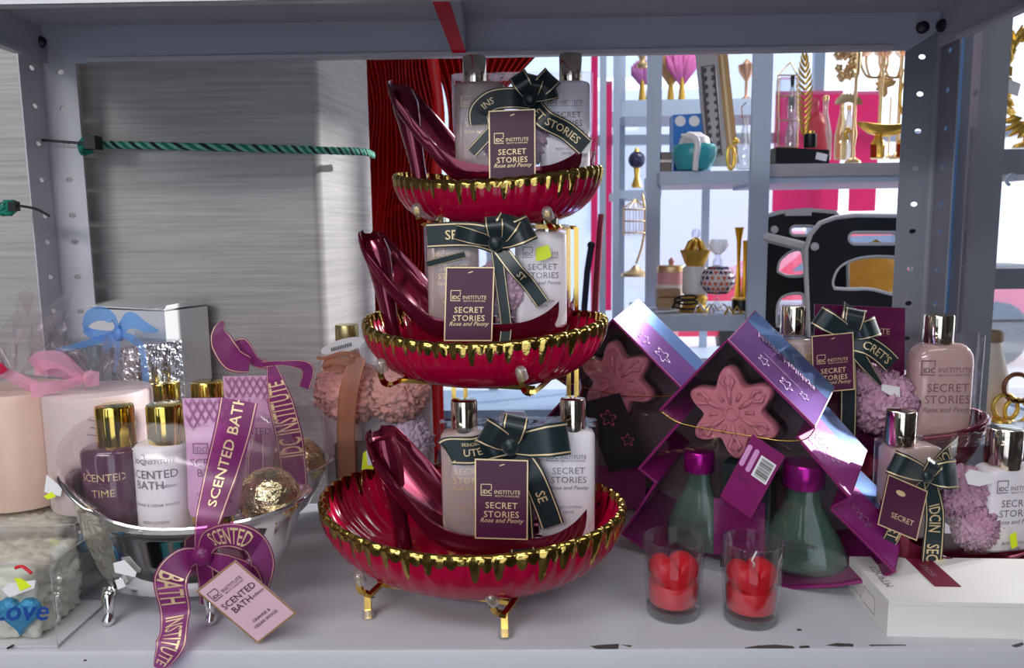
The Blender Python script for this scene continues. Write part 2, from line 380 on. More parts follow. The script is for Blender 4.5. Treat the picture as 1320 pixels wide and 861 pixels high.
# ================================================================== the shop: room shell
ZF, ZC = -0.95, 1.75
struct('floor', MB().box((0.3, 1.7, ZF - 0.05), (5.2, 6.4, 0.1)), floor_m)
struct('ceiling', MB().box((0.3, 1.7, ZC + 0.05), (5.2, 6.4, 0.1)), ceil_m)
struct('wall_left', MB().box((-2.3, 1.7, 0.4), (0.1, 6.4, 2.7)), wall_m)
struct('wall_front', MB().box((1.65, -1.45, 0.4), (2.3, 0.1, 2.7)).box((-0.85, -1.45, 1.55), (2.7, 0.1, 0.4)), wall_m)
struct('wall_right', MB().box((2.85, 0.0, 0.4), (0.1, 3.0, 2.7)).box((2.85, 3.2, -0.8), (0.1, 3.4, 0.3)), wall_m)
def glazing(name, x0, x1, y0, y1, z0, z1, nx, zs):
    alongx = abs(x1 - x0) > abs(y1 - y0)
    fr = MB(); t = 0.06
    for i in range(nx + 1):
        a = i / nx; fr.box((x0 + (x1 - x0) * a, y0 + (y1 - y0) * a, (z0 + z1) / 2), (t, t, z1 - z0))
    for z in [z0, z1] + list(zs):
        fr.box(((x0 + x1) / 2, (y0 + y1) / 2, z), (abs(x1 - x0) + t, t, t) if alongx else (t, abs(y1 - y0) + t, t))
    o = struct(name, fr, steel_bl)
    for i in range(nx):
        a, b = i / nx, (i + 1) / nx; c = ((a + b) / 2)
        d = (abs(x1 - x0) / nx - t, 0.008, z1 - z0 - t) if alongx else (0.008, abs(y1 - y0) / nx - t, z1 - z0 - t)
        MB().box((x0 + (x1 - x0) * c, y0 + (y1 - y0) * c, (z0 + z1) / 2), d).build('pane', glass, o, 0)
    return o
glazing('window_1', -2.2, 2.8, 4.9, 4.9, -0.65, ZC - 0.05, 5, (0.95,))
glazing('window_2', 2.85, 2.85, 1.6, 4.9, -0.65, ZC - 0.05, 3, (0.95,))
glazing('window_3', -2.2, 0.48, -1.45, -1.45, ZF + 0.05, 1.35, 2, ())
struct('trim_1', MB().box((0.3, 4.9, -0.8), (5.2, 0.1, 0.3)), wall_m)
struct('ground', MB().box((1, 16, ZF - 0.2), (40, 22, 0.2)), mat('pale_paving', (206, 204, 204), 0.8, var=(1, 0.08)))
# streaked grey cladding behind the shelf, its right edge bent back towards the window
pA = ony(412, 300, 1.165); pB = ony(476, 300, 1.365)
pr = [(-1.7, 1.165)] + [(pA.x - 0.012 + 0.02 * math.sin(a), 1.165 + 0.02 * (1 - math.cos(a))) for a in [rad(q) for q in (0, 14, 28, 42, 56, 68)]] + [(pB.x, 1.365)]
mbp = MB(); back = [(x, y + 0.03) for x, y in pr]
mbp.loft([[Vector((x, y, z)) for x, y in pr] + [Vector((x, y, z)) for x, y in back[::-1]] for z in (ZF, ZC)])
struct('wall_back', mbp, panel_m, 40)

# ================================================================== the metal shelving unit
YR = 1.12; XL, XR = -0.668, 0.575; YFR = 0.703; ZU = 0.69
U = Thing('metal_shelving_unit', 'pale grey slotted metal shelving unit holding all the gift sets', 'shelving unit', (0, 0.9, 0))
U.loc = Vector((0, 0, 0)); U.o.location = (0, 0, 0)
deck = MB(); prof = [(YFR + 0.02, -0.045), (YFR + 0.001, -0.045), (YFR, -0.042), (YFR, -0.004), (YFR + 0.0015, -0.001), (YFR + 0.005, 0), (YR - 0.005, 0), (YR, -0.003), (YR, -0.045), (YR - 0.02, -0.045), (YR - 0.02, -0.02), (YFR + 0.02, -0.02)]
deck.loft([[Vector((x, y, z)) for y, z in prof] for x in (XL + 0.004, XR - 0.004)])
dk = deck.build('shelf', steel, U, 40)
for pl in ([(960, 836), (978, 833), (1000, 832), (1022, 834), (1024, 836), (990, 838)], [(1030, 834), (1042, 833), (1044, 835), (1032, 836)], [(1064, 833), (1078, 830), (1100, 831), (1100, 834), (1080, 834)],
           [(1120, 832), (1168, 832), (1168, 833), (1122, 833.5)], [(760, 834), (778, 832), (798, 831), (797, 837), (770, 838)], [(1304, 833), (1318, 829), (1320, 832), (1310, 835)], [(800, 832), (815, 833), (812, 835)]):
    MB().prism([Vector((ony(x, y, YFR).x, YFR - 0.0004, min(-0.001, ony(x, y, YFR).z))) for x, y in pl], (0, 0.0008, 0))
    MB().prism([Vector((q.x, max(YFR + .0014, q.y), .0002)) for q in [onz(x, y - 1.0, 0) for x, y in pl]], (0, 0, -.0008)).build('paint_chip', chip, dk, 0)
for px, py in ((110, 851), (480, 728), (700, 735), (1030, 812), (480, 770)):
    q = onz(px, py, 0) if py < 836 else ony(px, py, YFR); n_ = 6
    if py < 836: MB().prism([q + Vector((0.004 * math.cos(i) * random.uniform(.5, 1), 0.002 * math.sin(i), 0.0004)) for i in range(6)], (0, 0, -0.0006)).build('paint_chip', chip, dk, 0)
    else: MB().prism([Vector((q.x + 0.002 * math.cos(i), YFR - 0.0004, q.z + 0.001 * math.sin(i))) for i in range(6)], (0, 0.0008, 0)).build('paint_chip', chip, dk, 0)
us = MB().box(((XL + XR) / 2, (YFR + YR) / 2, ZU + 0.002), (XR - XL, YR - YFR, 0.004)).build('shelf', steel_up, U, 0)
zl = 0.644
v, f = plate2d([(XL, ZU), (XL, 0.668), (XL + 0.045, zl - 0.004), (XL + 0.075, zl - 0.004), (XR - 0.075, zl - 0.004), (XR - 0.045, zl - 0.004), (XR, 0.668), (XR, ZU)], [], 0.002)
MB().add([(x, YR - 0.006 + z, y) for x, y, z in v], f).build('folded_lip', steel_up, us, 0)
MB().box(((XL + XR) / 2, YR - 0.013, zl - 0.002), (XR - XL - 0.14, 0.014, 0.006)).build('hem', steel, us, 0)
for X, sg in ((XL + 0.002, 1), (XR - 0.002, -1)):
    MB().box((X, (YFR + YR) / 2, 0.667), (0.002, YR - YFR, 0.048)).build('folded_lip', steel_up, us, 0)
    MB().box((X + sg * 0.006, (YFR + YR) / 2 - 0.02, 0.643), (0.013, YR - YFR - 0.1, 0.005)).build('hem', steel_up, us, 0)
MB().box(((XL + XR) / 2, YFR, 0.646), (XR - XL, 0.003, 0.088)).box(((XL + XR) / 2, YFR + 0.006, 0.604), (XR - XL - 0.1, 0.012, 0.004)).build('folded_lip', steel, us, 0)
xs0, xs1 = ony(583, 75, YR - 0.02).x, ony(601, 75, YR - 0.02).x
st = MB().box(((xs0 + xs1) / 2, (YFR + YR) / 2, 0.667), (xs1 - xs0, YR - YFR - 0.04, 0.045)).build('stiffener_beam', steel_up, us, 0)
MB().box(((xs0 + xs1) / 2, (YFR + YR) / 2, 0.644), (xs1 - xs0 - 0.001, YR - YFR - 0.04, 0.0012)).build('red_strip', redstrip, st, 0)
def post(x, sg, zs_rear, zs_side, wr, wsd):
    ov = lambda c, z: oval(c, z, 0.0052, 0.0036)
    P = MB()
    v, f = plate2d([(0.006, ZF), (wr, ZF), (wr, 1.5), (0.006, 1.5)], [ov(wr * .5, z) for z in zs_rear], 0.002)
    P.add([(x + sg * a, YR + 0.0015 + c, b) for a, b, c in v], f)
    v, f = plate2d([(0.006, ZF), (wsd, ZF), (wsd, 1.5), (0.006, 1.5)], [ov(wsd * .5, z) for z in zs_side], 0.002)
    P.add([(x - sg * 0.0015 + c, YR - a, b) for a, b, c in v], f)
    for i in range(4):
        a0, a1 = math.pi / 2 * i / 4, math.pi / 2 * (i + 1) / 4; c = Vector((x + sg * 0.006, YR - 0.006, 0)); r = 0.0075
        q0 = c + Vector((-sg * r * math.sin(a0), r * math.cos(a0), 0)); q1 = c + Vector((-sg * r * math.sin(a1), r * math.cos(a1), 0))
        P.add([(q0.x, q0.y, ZF), (q1.x, q1.y, ZF), (q1.x, q1.y, 1.5), (q0.x, q0.y, 1.5)], [(0, 1, 2, 3)])
    return P.build('post', steel if sg > 0 else steel_dk, U, 40)  # right post gets darker steel: its backlit shade painted into the colour
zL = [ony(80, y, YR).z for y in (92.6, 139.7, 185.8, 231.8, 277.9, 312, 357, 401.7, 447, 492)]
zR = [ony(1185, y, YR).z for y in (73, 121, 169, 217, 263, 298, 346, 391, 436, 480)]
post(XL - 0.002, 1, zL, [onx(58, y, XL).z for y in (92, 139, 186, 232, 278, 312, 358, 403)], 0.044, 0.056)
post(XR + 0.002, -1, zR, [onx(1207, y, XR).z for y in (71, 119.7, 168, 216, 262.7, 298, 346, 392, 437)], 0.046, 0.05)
for px, py in ((51, 54), (1190, 35)):
    q = ony(px, py, YR - 0.012); MB().lathe([(0.006, -0.004), (0.0085, -0.002), (0.0085, 0.002), (0.004, 0.004)], (0, 0, 0), 12)
    b = MB().lathe([(0.0055, -0.003), (0.0085, -0.002), (0.008, 0.002), (0.004, 0.005)], (0, 0, 0), 12); b.v = [(x + q.x, q.y - z, y + q.z) for x, y, z in b.v]; b.build('bolt', bolt_m, U, 40)
q = onx(1213, 33, XR - 0.006); b = MB().lathe([(0.0055, -0.003), (0.0085, -0.002), (0.008, 0.002), (0.004, 0.005)], (0, 0, 0), 12)
b.v = [(q.x - z, q.y + x, q.z + y) for x, y, z in b.v]; b.build('bolt', bolt_m, U, 40)

# neighbouring unit seen past the right-hand side
NB = Thing('steel_upright', 'broad grey steel upright of the next unit, behind the right post', 'post', (ony(1262, 500, 1.5).x, 1.5, ZF))
def bgbox(T, px0, px1, zlo, zhi, Y, th, name, m):
    x0, x1 = ony(px0, 300, Y).x - T.loc.x, ony(px1, 300, Y).x - T.loc.x
    return MB().box(((x0 + x1) / 2, Y - T.loc.y + th / 2, (zlo + zhi) / 2 - T.loc.z), (x1 - x0, th, zhi - zlo)).build(name, m, T, 0)
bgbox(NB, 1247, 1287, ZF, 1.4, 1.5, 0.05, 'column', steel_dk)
x0, x1 = ony(1226, 300, 1.46).x, ony(1240, 300, 1.46).x
v, f = plate2d([(0, ZF), (ony(1250, 300, 1.46).x - x1, ZF), (ony(1250, 300, 1.46).x - x1, 1.4), (0, 1.4)], [oval(0.008, ony(1240, y, 1.46).z, 0.0055, 0.0055) for y in (121, 168, 216, 263, 298, 346)], 0.003)
MB().add([(x + x1 - NB.loc.x, 1.46 + z - NB.loc.y, y - NB.loc.z) for x, y, z in v], f).build('slotted_flange', mat('mauve_grey_steel', (150, 142, 152), 0.4), NB, 0)
bgbox(NB, 1210, 1246, ZF, 1.3, 1.56, 0.01, 'sky_reflection_panel', mat('sky_reflection_panel', (110, 150, 200), 0.4))  # blue board added to stand in for sky reflected in the gap

# ================================================================== rope and cable ties
ya = YR + 0.035
def rope(label, pts, r, turns):
    c = spline(pts, 14); base = c[0]
    T = Thing('rope', label, 'rope', base)
    for k, mm in enumerate((rope_a, rope_b, rope_c, rope_b)):
        p = []
        n = len(c)
        for i in range(n * 4 - 3):
            t = i / 4; a = c[int(t)].lerp(c[min(int(t) + 1, n - 1)], t - int(t)) - base
            an = turns * 2 * math.pi * i / (n * 4) + k * math.pi / 2
            p.append(a + Vector((0, math.cos(an), math.sin(an))) * r * .55)
        MB().tube(p, r * .62, 6).build('strand', mm, T, 180)
    return T
rp = rope('teal and pale green twisted rope stretched across the grey panel', [ony(112, 186, YR + 0.012), ony(200, 188, ya), ony(330, 191, ya), ony(420, 194, ya), ony(470, 196, ya + 0.03), ony(481, 200, ya + 0.08)], 0.005, 20)
kn = []
for i in range(40):
    a = i / 40 * 6 * math.pi; q = ony(112 + 6 * math.sin(i * .5), 187 + 3 * math.cos(i * .8), YR - 0.004) - rp.loc
    kn.append(q + Vector((0, 0.008 * math.cos(a), 0.009 * math.sin(a))))
MB().tube(kn, 0.0035, 6).build('knot', rope_a, rp, 180)
tie = Thing('cable_tie', 'black plastic cable tie sticking out left of the rope knot', 'cable tie', ony(118, 186, YR - 0.02))
MB().tube([ony(x, y, YR - 0.02) - tie.loc for x, y in ((39, 180), (60, 181), (85, 183), (112, 185))], 0.0018, 6, flat=.6).build('strap', blackp, tie)
MB().box(ony(120, 184, YR - 0.016) - tie.loc, (0.016, 0.02, 0.018)).build('head', blackp, tie, 0)
yb = 1.02
rp2 = rope('short knotted stub of teal rope at the far left edge', [ony(-30, 268, yb), ony(-10, 268, yb), ony(4, 266, yb), ony(14, 270, yb)], 0.005, 6)
kn = [ony(10 + 7 * math.sin(i * .45), 268 + 8 * math.cos(i * .55), yb - 0.006) - rp2.loc + Vector((0, 0.006 * math.cos(i), 0)) for i in range(36)]
MB().tube(kn, 0.003, 6).build('knot', rope_a, rp2, 180)
tie2 = Thing('cable_tie', 'black cable tie tail poking right from the rope stub', 'cable tie', ony(18, 266, yb - 0.014))
MB().tube(spline([ony(x, y, yb - 0.014) - tie2.loc for x, y in ((12, 264), (30, 266), (48, 270), (64, 279))], 4), 0.0017, 6, flat=.6).build('strap', blackp, tie2)
MB().box((0, 0, 0), (0.01, 0.01, 0.012)).build('head', blackp, tie2, 0)

# ================================================================== red pleated foil hanging behind
def pleats():
    Y0 = 1.95
    T = Thing('red_pleated_foil', 'tall bunch of shiny red pleated foil hanging behind the bowls', 'decoration', ony(540, 620, Y0))
    rows = ((40, 440, 562), (110, 442, 560), (185, 443, 566), (300, 445, 570), (480, 445, 572), (560, 445, 566), (640, 445, 560))
    mb = MB(); NP = 24
    def fn(a, b):
        y = 40 + b * 600; l = lerp_at([r[0] for r in rows], [r[1] for r in rows], y); r = lerp_at([r[0] for r in rows], [r[2] for r in rows], y)
        kink = 9 * math.sin((y - 60) / 62) * math.exp(-((y - 150) / 110) ** 2) + 2.5 * math.sin(y / 23 + 9 * a)
        i = round(a * NP * 2); p = (i % 2)
        return ony(l + (r - l) * a + kink, y, Y0 + (0.028 if p else -0.0) + 0.012 * math.sin(7 * a)) - T.loc
    mb.grid(fn, NP * 2, 40); mb.build('curtain', redfab, T, 0)
    fe = mat('fold_edge_highlight', (214, 24, 30), 0.4, 0.2)  # brighter red paints in the light caught on the pleat crests
    for i in range(2, NP * 2, 2):
        MB().tube([fn(i / (NP * 2), b / 24) + Vector((0, -.003, 0)) for b in range(25)], .0016 if i % 4 else .0024, 4).build('painted_fold_glint', fe, T, 180)

    mb = MB()
    def fan(a, b):                        # upper swag sweeping from the right down to the left
        i = round(a * 56); p = i % 2
        s0 = Vector((548 + 160 * a, 55)); 
        s1 = Vector((556 - 14 * a, 190 + 60 * (1 - a)))
        x = s0.x + (s1.x - s0.x) * b + 26 * math.sin(math.pi * b) * (1 - .6 * a); y = s0.y + (s1.y + 60 * a - s0.y) * b - 18 * math.sin(math.pi * b) * a
        return ony(x, y, Y0 + 0.05 - 0.03 * math.sin(math.pi * b) + (0.025 if p else 0)) - T.loc
    mb.grid(fan, 56, 16); mb.build('swag', redfab, T, 0)
    for i in range(2, 56, 4):
        MB().tube([fan(i / 56, b / 12) + Vector((0, -.003, 0)) for b in range(13)], .0022, 4).build('painted_fold_glint', fe, T, 180)
    mb = MB()
    def edge(a, b):
        y = 60 + b * 520; return ony(549 + 14 * a + 10 * b + 9 * math.sin((y - 60) / 62) * math.exp(-((y - 150) / 110) ** 2), y, Y0 - 0.01 + 0.02 * abs(a - .5)) - T.loc
    mb.grid(edge, 2, 24); mb.build('backlit_fold', mat('backlit_red_fold', (226, 14, 18), 0.35), T, 180)  # backlight glow of this fold put into a brighter red
pleats()

# ================================================================== three-tier stand and its bowls
YAWB = -17.0
def bowl(label, pc, Y, z0, a, b, h, tilt, seed):
    c = ony(pc[0], pc[1], Y)
    T = Thing('fluted_oval_bowl', label, 'bowl', (c.x, Y, z0), YAWB, 'red bowls on the tiered stand')
    rnd = random.Random(seed); NF = 46; n = NF * 8
    drip = [0.9] * NF; dr2 = [rnd.uniform(.03, .20) if j % 2 else rnd.uniform(0, .06) for j in range(NF * 2)]
    tt = math.tan(rad(tilt))
    def pt(ph, t, off=0.0):
        # profile: flat foot then swelling wall
        if t < 0.3: r = 0.52 * t / 0.3; z = 0
        else:
            s = (t - 0.3) / 0.7; r = 0.52 + 0.48 * math.sin(s * math.pi / 2) ** 0.9; z = (1 - math.cos(s * math.pi / 2)) * 0.75 + 0.25 * s
        fl = 1 + 0.020 * max(0, (t - .3) / .7) * abs(math.cos(ph * NF / 2)) - off / a
        x = a * r * fl * math.cos(ph); y = b * r * fl * math.sin(ph)
        return Vector((x, y, z * (h + 0.010 * math.cos(ph) ** 2) + y * tt + 0.0045 * max(0, t - .9) * 10 * abs(math.cos(ph * NF / 2)) * .35))
    phs = [2 * math.pi * k / n for k in range(n)]
    mb = MB(); ts = [0.02, 0.2, 0.3, 0.38, 0.48, 0.58, 0.68, 0.78, 0.88, 0.95, 1.0]
    outer = [[pt(p, t) for p in phs] for t in ts]
    inner = [[pt(p, t, 0.0045) + Vector((0, 0, 0.004)) for p in phs] for t in ts[::-1]]
    mb.loft(outer + inner)
    ob = mb.build('bowl_body', redglass, T, 60)
    g = MB()
    def low(p):
        u2 = p / (2 * math.pi) * NF * 2; j = int(u2) % (NF * 2); return 0.965 - dr2[j] * (math.sin(math.pi * (u2 % 1)) ** .7)
    def low_old(p):
        u = p / (2 * math.pi) * NF; i = int(u) % NF; return min(.975, drip[i] + 0.15 * abs((u % 1) - .5) * 2)
    rr = []
    for k in range(6): rr.append([pt(p, low(p) + (1.0 - low(p)) * k / 5, -0.0006) for p in phs])
    rr.append([pt(p, 1.0, 0.002) + Vector((0, 0, 0.0038)) for p in phs])
    for k in range(5): rr.append([pt(p, 1.0 - (1.0 - low(p)) * 0.9 * k / 4, 0.0052) + Vector((0, 0, 0.0042)) for p in phs])
    g.loft(rr, False); g.build('gold_rim', goldrim, T, 60)
    return T
B1 = bowl('large red fluted bowl with gold rim, lowest on the tiered stand', (605, 660), 0.835, 0.028, 0.172, 0.128, 0.066, 2.5, 1)
B2 = bowl('medium red fluted bowl with gold rim, middle of the tiered stand', (622, 425), 0.905, 0.232, 0.145, 0.104, 0.056, 4.5, 2)
B3 = bowl('small red fluted bowl with gold rim, topmost on the tiered stand', (639, 232), 0.965, 0.411, 0.129, 0.090, 0.050, 5.0, 3)

S = Thing('three_tier_stand', 'gold metal three-tier stand with clear-tipped hooks under the red bowls', 'stand', onz(560, 770, 0), YAWB)
S.R = Matrix.Identity(3); S.o.rotation_euler = (0, 0, 0)
bar = lambda pts, name, par=S, r=0.0040: MB().tube([Vector(p) - S.loc for p in pts], r, 4, flat=.75).build(name, gold, par, 30)
PL = [ony(585, 500, 1.045), ony(600, 500, 1.055)]; PR = [ony(733, 500, 1.0), ony(743, 500, 1.01)]
for q in PL + PR: bar([(q.x, q.y, 0.0), (q.x, q.y, 0.405)], 'upright')
tiers = [((462, 742), (472, 764), 0.772, (632, 769), (645, 790), 0.735, 0.024), ((491, 468), (499, 495), 0.84, (671, 478), (680, 506), 0.80, 0.0), ((537, 267), (547, 288), 0.905, (705, 272), (712, 293), 0.875, 0.0)]
tipm = clear('clear_plastic_tip', (240, 240, 235), 0.15, 0.6, 0.1, body=0.15)
for i, (lt, le, ly, rt, re_, ry, zz) in enumerate(tiers):
    for (tp, el, yy, pp) in ((lt, le, ly, PL[0]), (rt, re_, ry, PR[0])):
        e = ony(el[0], el[1], yy); t = ony(tp[0], tp[1], yy - 0.012)
        zb = e.z
        arm = bar(spline([t, t.lerp(e, .6) + Vector((-0.003, -0.004, 0)), e, Vector((e.x + 0.012, e.y + 0.02, zb)), Vector((pp.x, pp.y, zb + 0.0))], 5), 'arm')
        d = (t - e).normalized()
        MB().tube([t - S.loc - d * 0.010, t - S.loc + d * 0.001, t - S.loc + d * 0.004], [0.0062, 0.0062, 0.004], 10).build('clear_tip', tipm, arm, 60)
    eL, eR = ony(le[0], le[1], ly), ony(re_[0], re_[1], ry)
    bar([Vector((eL.x + 0.008, eL.y + 0.022, eL.z)), Vector((eR.x + 0.008, eR.y + 0.022, eR.z))], 'cross_bar', r=0.0034)
    bar([Vector((PL[0].x, PL[0].y, eL.z)), Vector((PR[1].x, PR[1].y, eR.z))], 'cross_bar', r=0.0034)
for (el, yy, ft) in (((474, 764), 0.772, (475, 796)), ((650, 790), 0.735, (651, 822))):
    e = ony(el[0], el[1], yy); g = onz(ft[0], ft[1], 0.001); l = bar([e, g.lerp(e, .1), g], 'leg', r=0.0048)
    MB().tube([g - S.loc, g - S.loc + (e - g).normalized() * 0.008], [0.0066, 0.0062], 10).build('clear_foot', tipm, l, 60)

# ================================================================== high-heel gift sets
LOGO = lambda x, y, s: [('b', x - 1.02 * s, y - .10 * s, x - .50 * s, y + .46 * s, .035 * s), ('t', 'IDC', x - .72 * s, y, .26 * s, dict(bold=.02)), ('t', 'INSTITUTE', x + .22 * s, y, .26 * s), ('t', 'BEAUTY & SKINCARE', x + .22 * s, y - .14 * s, .12 * s)]
SECRET = LOGO(.52, -.66, .40) + [('t', 'SECRET', .5, -.94, .17, dict(bold=.006, space=1.08)), ('t', 'STORIES', .5, -1.11, .17, dict(bold=.006, space=1.08)), ('t', 'Rose and Peony', .5, -1.21, .125, dict(shear=.35, bold=.002)),
          ('p', [(.46, -.115), (.55, -.085), (.56, -.10), (.47, -.13)])]
BLABEL = LOGO(0, 0.0, 5.0 / 10) + [('t', 'SECRET', 0, -.36, .22, dict(space=1.05)), ('t', 'STORIES', 0, -.58, .22, dict(space=1.05)), ('t', 'Rose and Peony', 0, -.74, .14, dict(shear=.3)), ('t', 'BODY LOTION', 0, -1.2, .09), ('t', '200 ML', 0, -1.32, .09)]
def puff(c, r, name, m, parent, seed=0, sc=(1, .7, 1)):
    o = Vector((seed * 3.1, seed * 1.7, 0))
    def d(v):
        q = v * 3.2 + o; n1 = noise.noise(q); n2 = noise.noise(q * 2.3 + Vector((5, 1, 2)))
        return -0.30 * (1 - abs(math.sin(5 * n1 + 3 * n2))) + 0.10 * n2 - .05
    return MB().ico(c, r, 5, d, sc).build(name, m, parent, 180)
def shoe_part(T, st, hw, m=None, stem=None, shear=0.55):
    """st: (x, z_top, z_bottom, half_width) stations in local metres from heel to toe; an open shell with a heel stem"""
    mb = MB(); N = 13; rings_o = []; rings_i = []
    for (x, zt, zb, w_) in st:
        o_, i_ = [], []
        for k in range(N):
            a = -1 + 2 * k / (N - 1); ang = abs(a)
            yy = w_ * math.copysign(min(1, math.sin(min(1, ang * 1.15) * math.pi / 2)), a); zz = zb + (zt - zb) * max(0, (ang - .25) / .75) ** 1.7
            o_.append(Vector((x, yy, zz))); i_.append(Vector((x, yy * .90, max(zz, zb + 0.004) if ang > .95 else zz + 0.004)))
        rings_o.append(o_); rings_i.append(i_)
        for q_ in o_ + i_: q_.x += q_.y * shear
    full = [o_ + i_[::-1] for o_, i_ in zip(rings_o, rings_i)]
    mb.loft(full, True)
    ob = mb.build('shoe', m or shoe_m, T, 50)
    if stem:
        MB().tube([p for p, r in stem], [r for p, r in stem], 14, flat=.9).build('heel', m or shoe_m, ob, 60)
    return ob
def resample(st, n=5):
    pts = spline([Vector((a, b, c)) for a, b, c, d in st], n); ws = [lerp_at(list(range(len(st))), [s[3] for s in st], i / n) for i in range(len(pts))]
    return [(p.x, p.y, p.z, w_) for p, w_ in zip(pts, ws)]
GR = 'high-heel gift sets'
def heel_set(label, A, k, Y, tagq, ribs, bow, sticker=None, capt=True):
    """A: pixel of the left cap's top-left corner, k: pixel scale of the pattern, Y: distance"""
    b = ony(A[0] + k * 78, A[1] + k * 190, Y)
    T = Thing('shoe_gift_set', label, 'gift set', b, 0, GR)
    p = lambda dx, dy, d=0.0: T.at(A[0] + k * dx, A[1] + k * dy, d)
    u = T.k * k                                        # metres per pattern pixel
    # shoe
    px = [(-99, 36, 44, 10), (-93, 40, 66, 26), (-78, 62, 92, 34), (-55, 90, 124, 36), (-32, 118, 152, 36), (-8, 141, 178, 38), (25, 157, 190, 40), (80, 164, 192, 40), (135, 164, 191, 38), (165, 154, 186, 32), (182, 138, 170, 22), (190, 122, 146, 8)]
    st = [(p(x, 0).x, p(0, t).z, p(0, bt).z, wd * u) for x, t, bt, wd in px]
    sp = [(p(-88, 50), 14 * u), (p(-84, 70), 19 * u), (p(-78, 95), 17 * u), (p(-72, 130), 13 * u), (p(-66, 160), 11 * u), (p(-62, 186), 11.5 * u), (p(-61, 192), 12 * u)]
    shoe_part(T, resample(st), 0, stem=sp)
    # bottles
    def bot(x0, x1, ytop, ybot, cx0, cx1, cy0, cy1, m, hd, label_m, name='bottle'):
        l, r = p(x0, ybot), p(x1, ybot); zt = p(x0, ytop).z
        o = MB().loft(bottle_rings((l.x + r.x) / 2, 0, l.z, zt, (r.x - l.x) / 2, hd, 7 * u, 5)).build(name, m, T, 40)
        a, c = p(cx0, cy1), p(cx1, cy1); rr = (c.x - a.x) / 2
        cap_mesh(((a.x + c.x) / 2, 0, a.z), rr, p(0, cy0).z - a.z).build('cap', goldcap, o, 40)
        MB().lathe([(rr * .8, 0), (rr * .8, a.z - zt + 0.004)], ((a.x + c.x) / 2, 0, zt - 0.003), 20).build('neck', glass, o, 40)
        cxm = (l.x + r.x) / 2 + 2 * u; zc = zt - 34 * u; sc = (r.x - l.x) * .74
        printed(BLABEL, lambda x, y: Vector((cxm + x * sc, -hd - 0.0006, zc + y * sc))).build('lettering', label_m, o, 0)
    bot(-10, 62, 38, 176, 0, 34, 0, 47, gelpink, 0.018, goldprint)
    bot(112, 184, 37, 172, 140, 173, -1, 47, lotion, 0.018, greyprint)
    puff(p(92, 118, -0.004), 44 * u, 'bath_puff', puff_l, T, A[0] % 7)
    puff(p(52, 130, -0.014), 26 * u, 'soap_flower', puff_l, T, A[0] % 5)
    # film sleeve
    l, r = p(-13, 172), p(188, 172); zt = p(0, 30).z; cx = (l.x + r.x) / 2; hw = (r.x - l.x) / 2
    R = []
    for t, g in ((0, .80), (.12, .93), (.3, .985), (.6, 1.0), (.9, 1.0), (1.0, 1.0)):
        z = l.z + (zt - l.z) * t
        R.append([Vector((cx + hw * g * math.copysign(abs(math.cos(q)) ** .35, math.cos(q)), 0.027 * math.copysign(abs(math.sin(q)) ** .35, math.sin(q)), z)) for q in [2 * math.pi * j / 36 for j in range(36)]])
    MB().loft(R, False, cap1=True).build('film_sleeve', film, T, 30)
    # ribbon
    D = -0.032
    for (pts, wd, txt) in ribs:
        ribbon(T, [p(x, y, D + dd) for x, y, dd in pts], wd * u, greenrib, edge=goldprint, ew=.05,
               texts=[(t, uu * u, sz * u, vo, rv) for t, uu, sz, rv, vo in [(tuple(q) + (0,))[:5] for q in txt]], tm=goldprint)
    bx, by = bow[0]
    for (ang, ln, wd) in bow[1]:
        ca, sa = math.cos(rad(ang)), math.sin(rad(ang)); q = []
        for t, dd in ((0, -.002), (.3, -.010), (.65, -.014), (.95, -.008), (1.0, 0), (.92, .006), (.6, .008), (.3, .004), (0, 0)): q.append(p(bx + ca * ln * t, by - sa * ln * t, D + dd))
        ribbon(T, q, [wd * .5 * u, wd * .85 * u, wd * u, wd * u, wd * u, wd * u, wd * .9 * u, wd * .8 * u, wd * .5 * u], greenrib, name='bow_loop', wv=Vector((-sa, 0.15, ca)), edge=goldprint, ew=.05, n=4)
    MB().ico(p(bx, by, D - .006), 11 * u, 2, None, (1, .6, 1.1)).build('bow_knot', greenrib, T, 180)
    # tag
    q = [p(x, y, D - .014 - (0.0 if i < 2 else .004)) for i, (x, y) in enumerate(tagq)]
    card(T, q[0], q[1], q[2], 0.0012, purple, goldprint, SECRET, goldprint, bw=.025)
    for (x, y, sw, sh, mm, an) in sticker or ():
        o = MB(); c = p(x, y, -0.0285); o.prism([c + Vector((math.cos(rad(an)) * ax - math.sin(rad(an)) * az, 0, math.sin(rad(an)) * ax + math.cos(rad(an)) * az)) * u for ax, az in ((-sw, -sh), (0, -sh * 1.1), (sw, -sh * .8), (sw * .9, sh), (-sw * .7, sh * .9))], (0, .0006, 0)); o.build('price_sticker', mm, T, 0)
    return T
heel_set('high-heel gift set with fluorescent yellow sticker, in the lowest red bowl', (582, 515), 1.0, 0.845,
         [(30, 76), (99, 78), (30, 179)],
         [([(72, 55, 0), (50, 60, -.004), (28, 66, .002), (0, 66, .004), (-6, 68, .004)], 36, [('UTE', 46, 13, True, .06), ('SKINCARE', 46, 6, True, -.22)]),
          ([(86, 72, 0), (105, 100, -.006), (122, 140, 0), (130, 163, .002)], 30, [('SE', 60, 17, False)]),
          ([(76, 60, 0), (86, 120, 0), (90, 170, 0), (92, 200, -.002)], 32, [])],
         ((76, 60), [(8, 76, 40), (150, 42, 34), (78, 40, 30)]), sticker=[(122, 62, 13, 8, yellow, -8), (136, 62, 11, 10, whites, 10)])
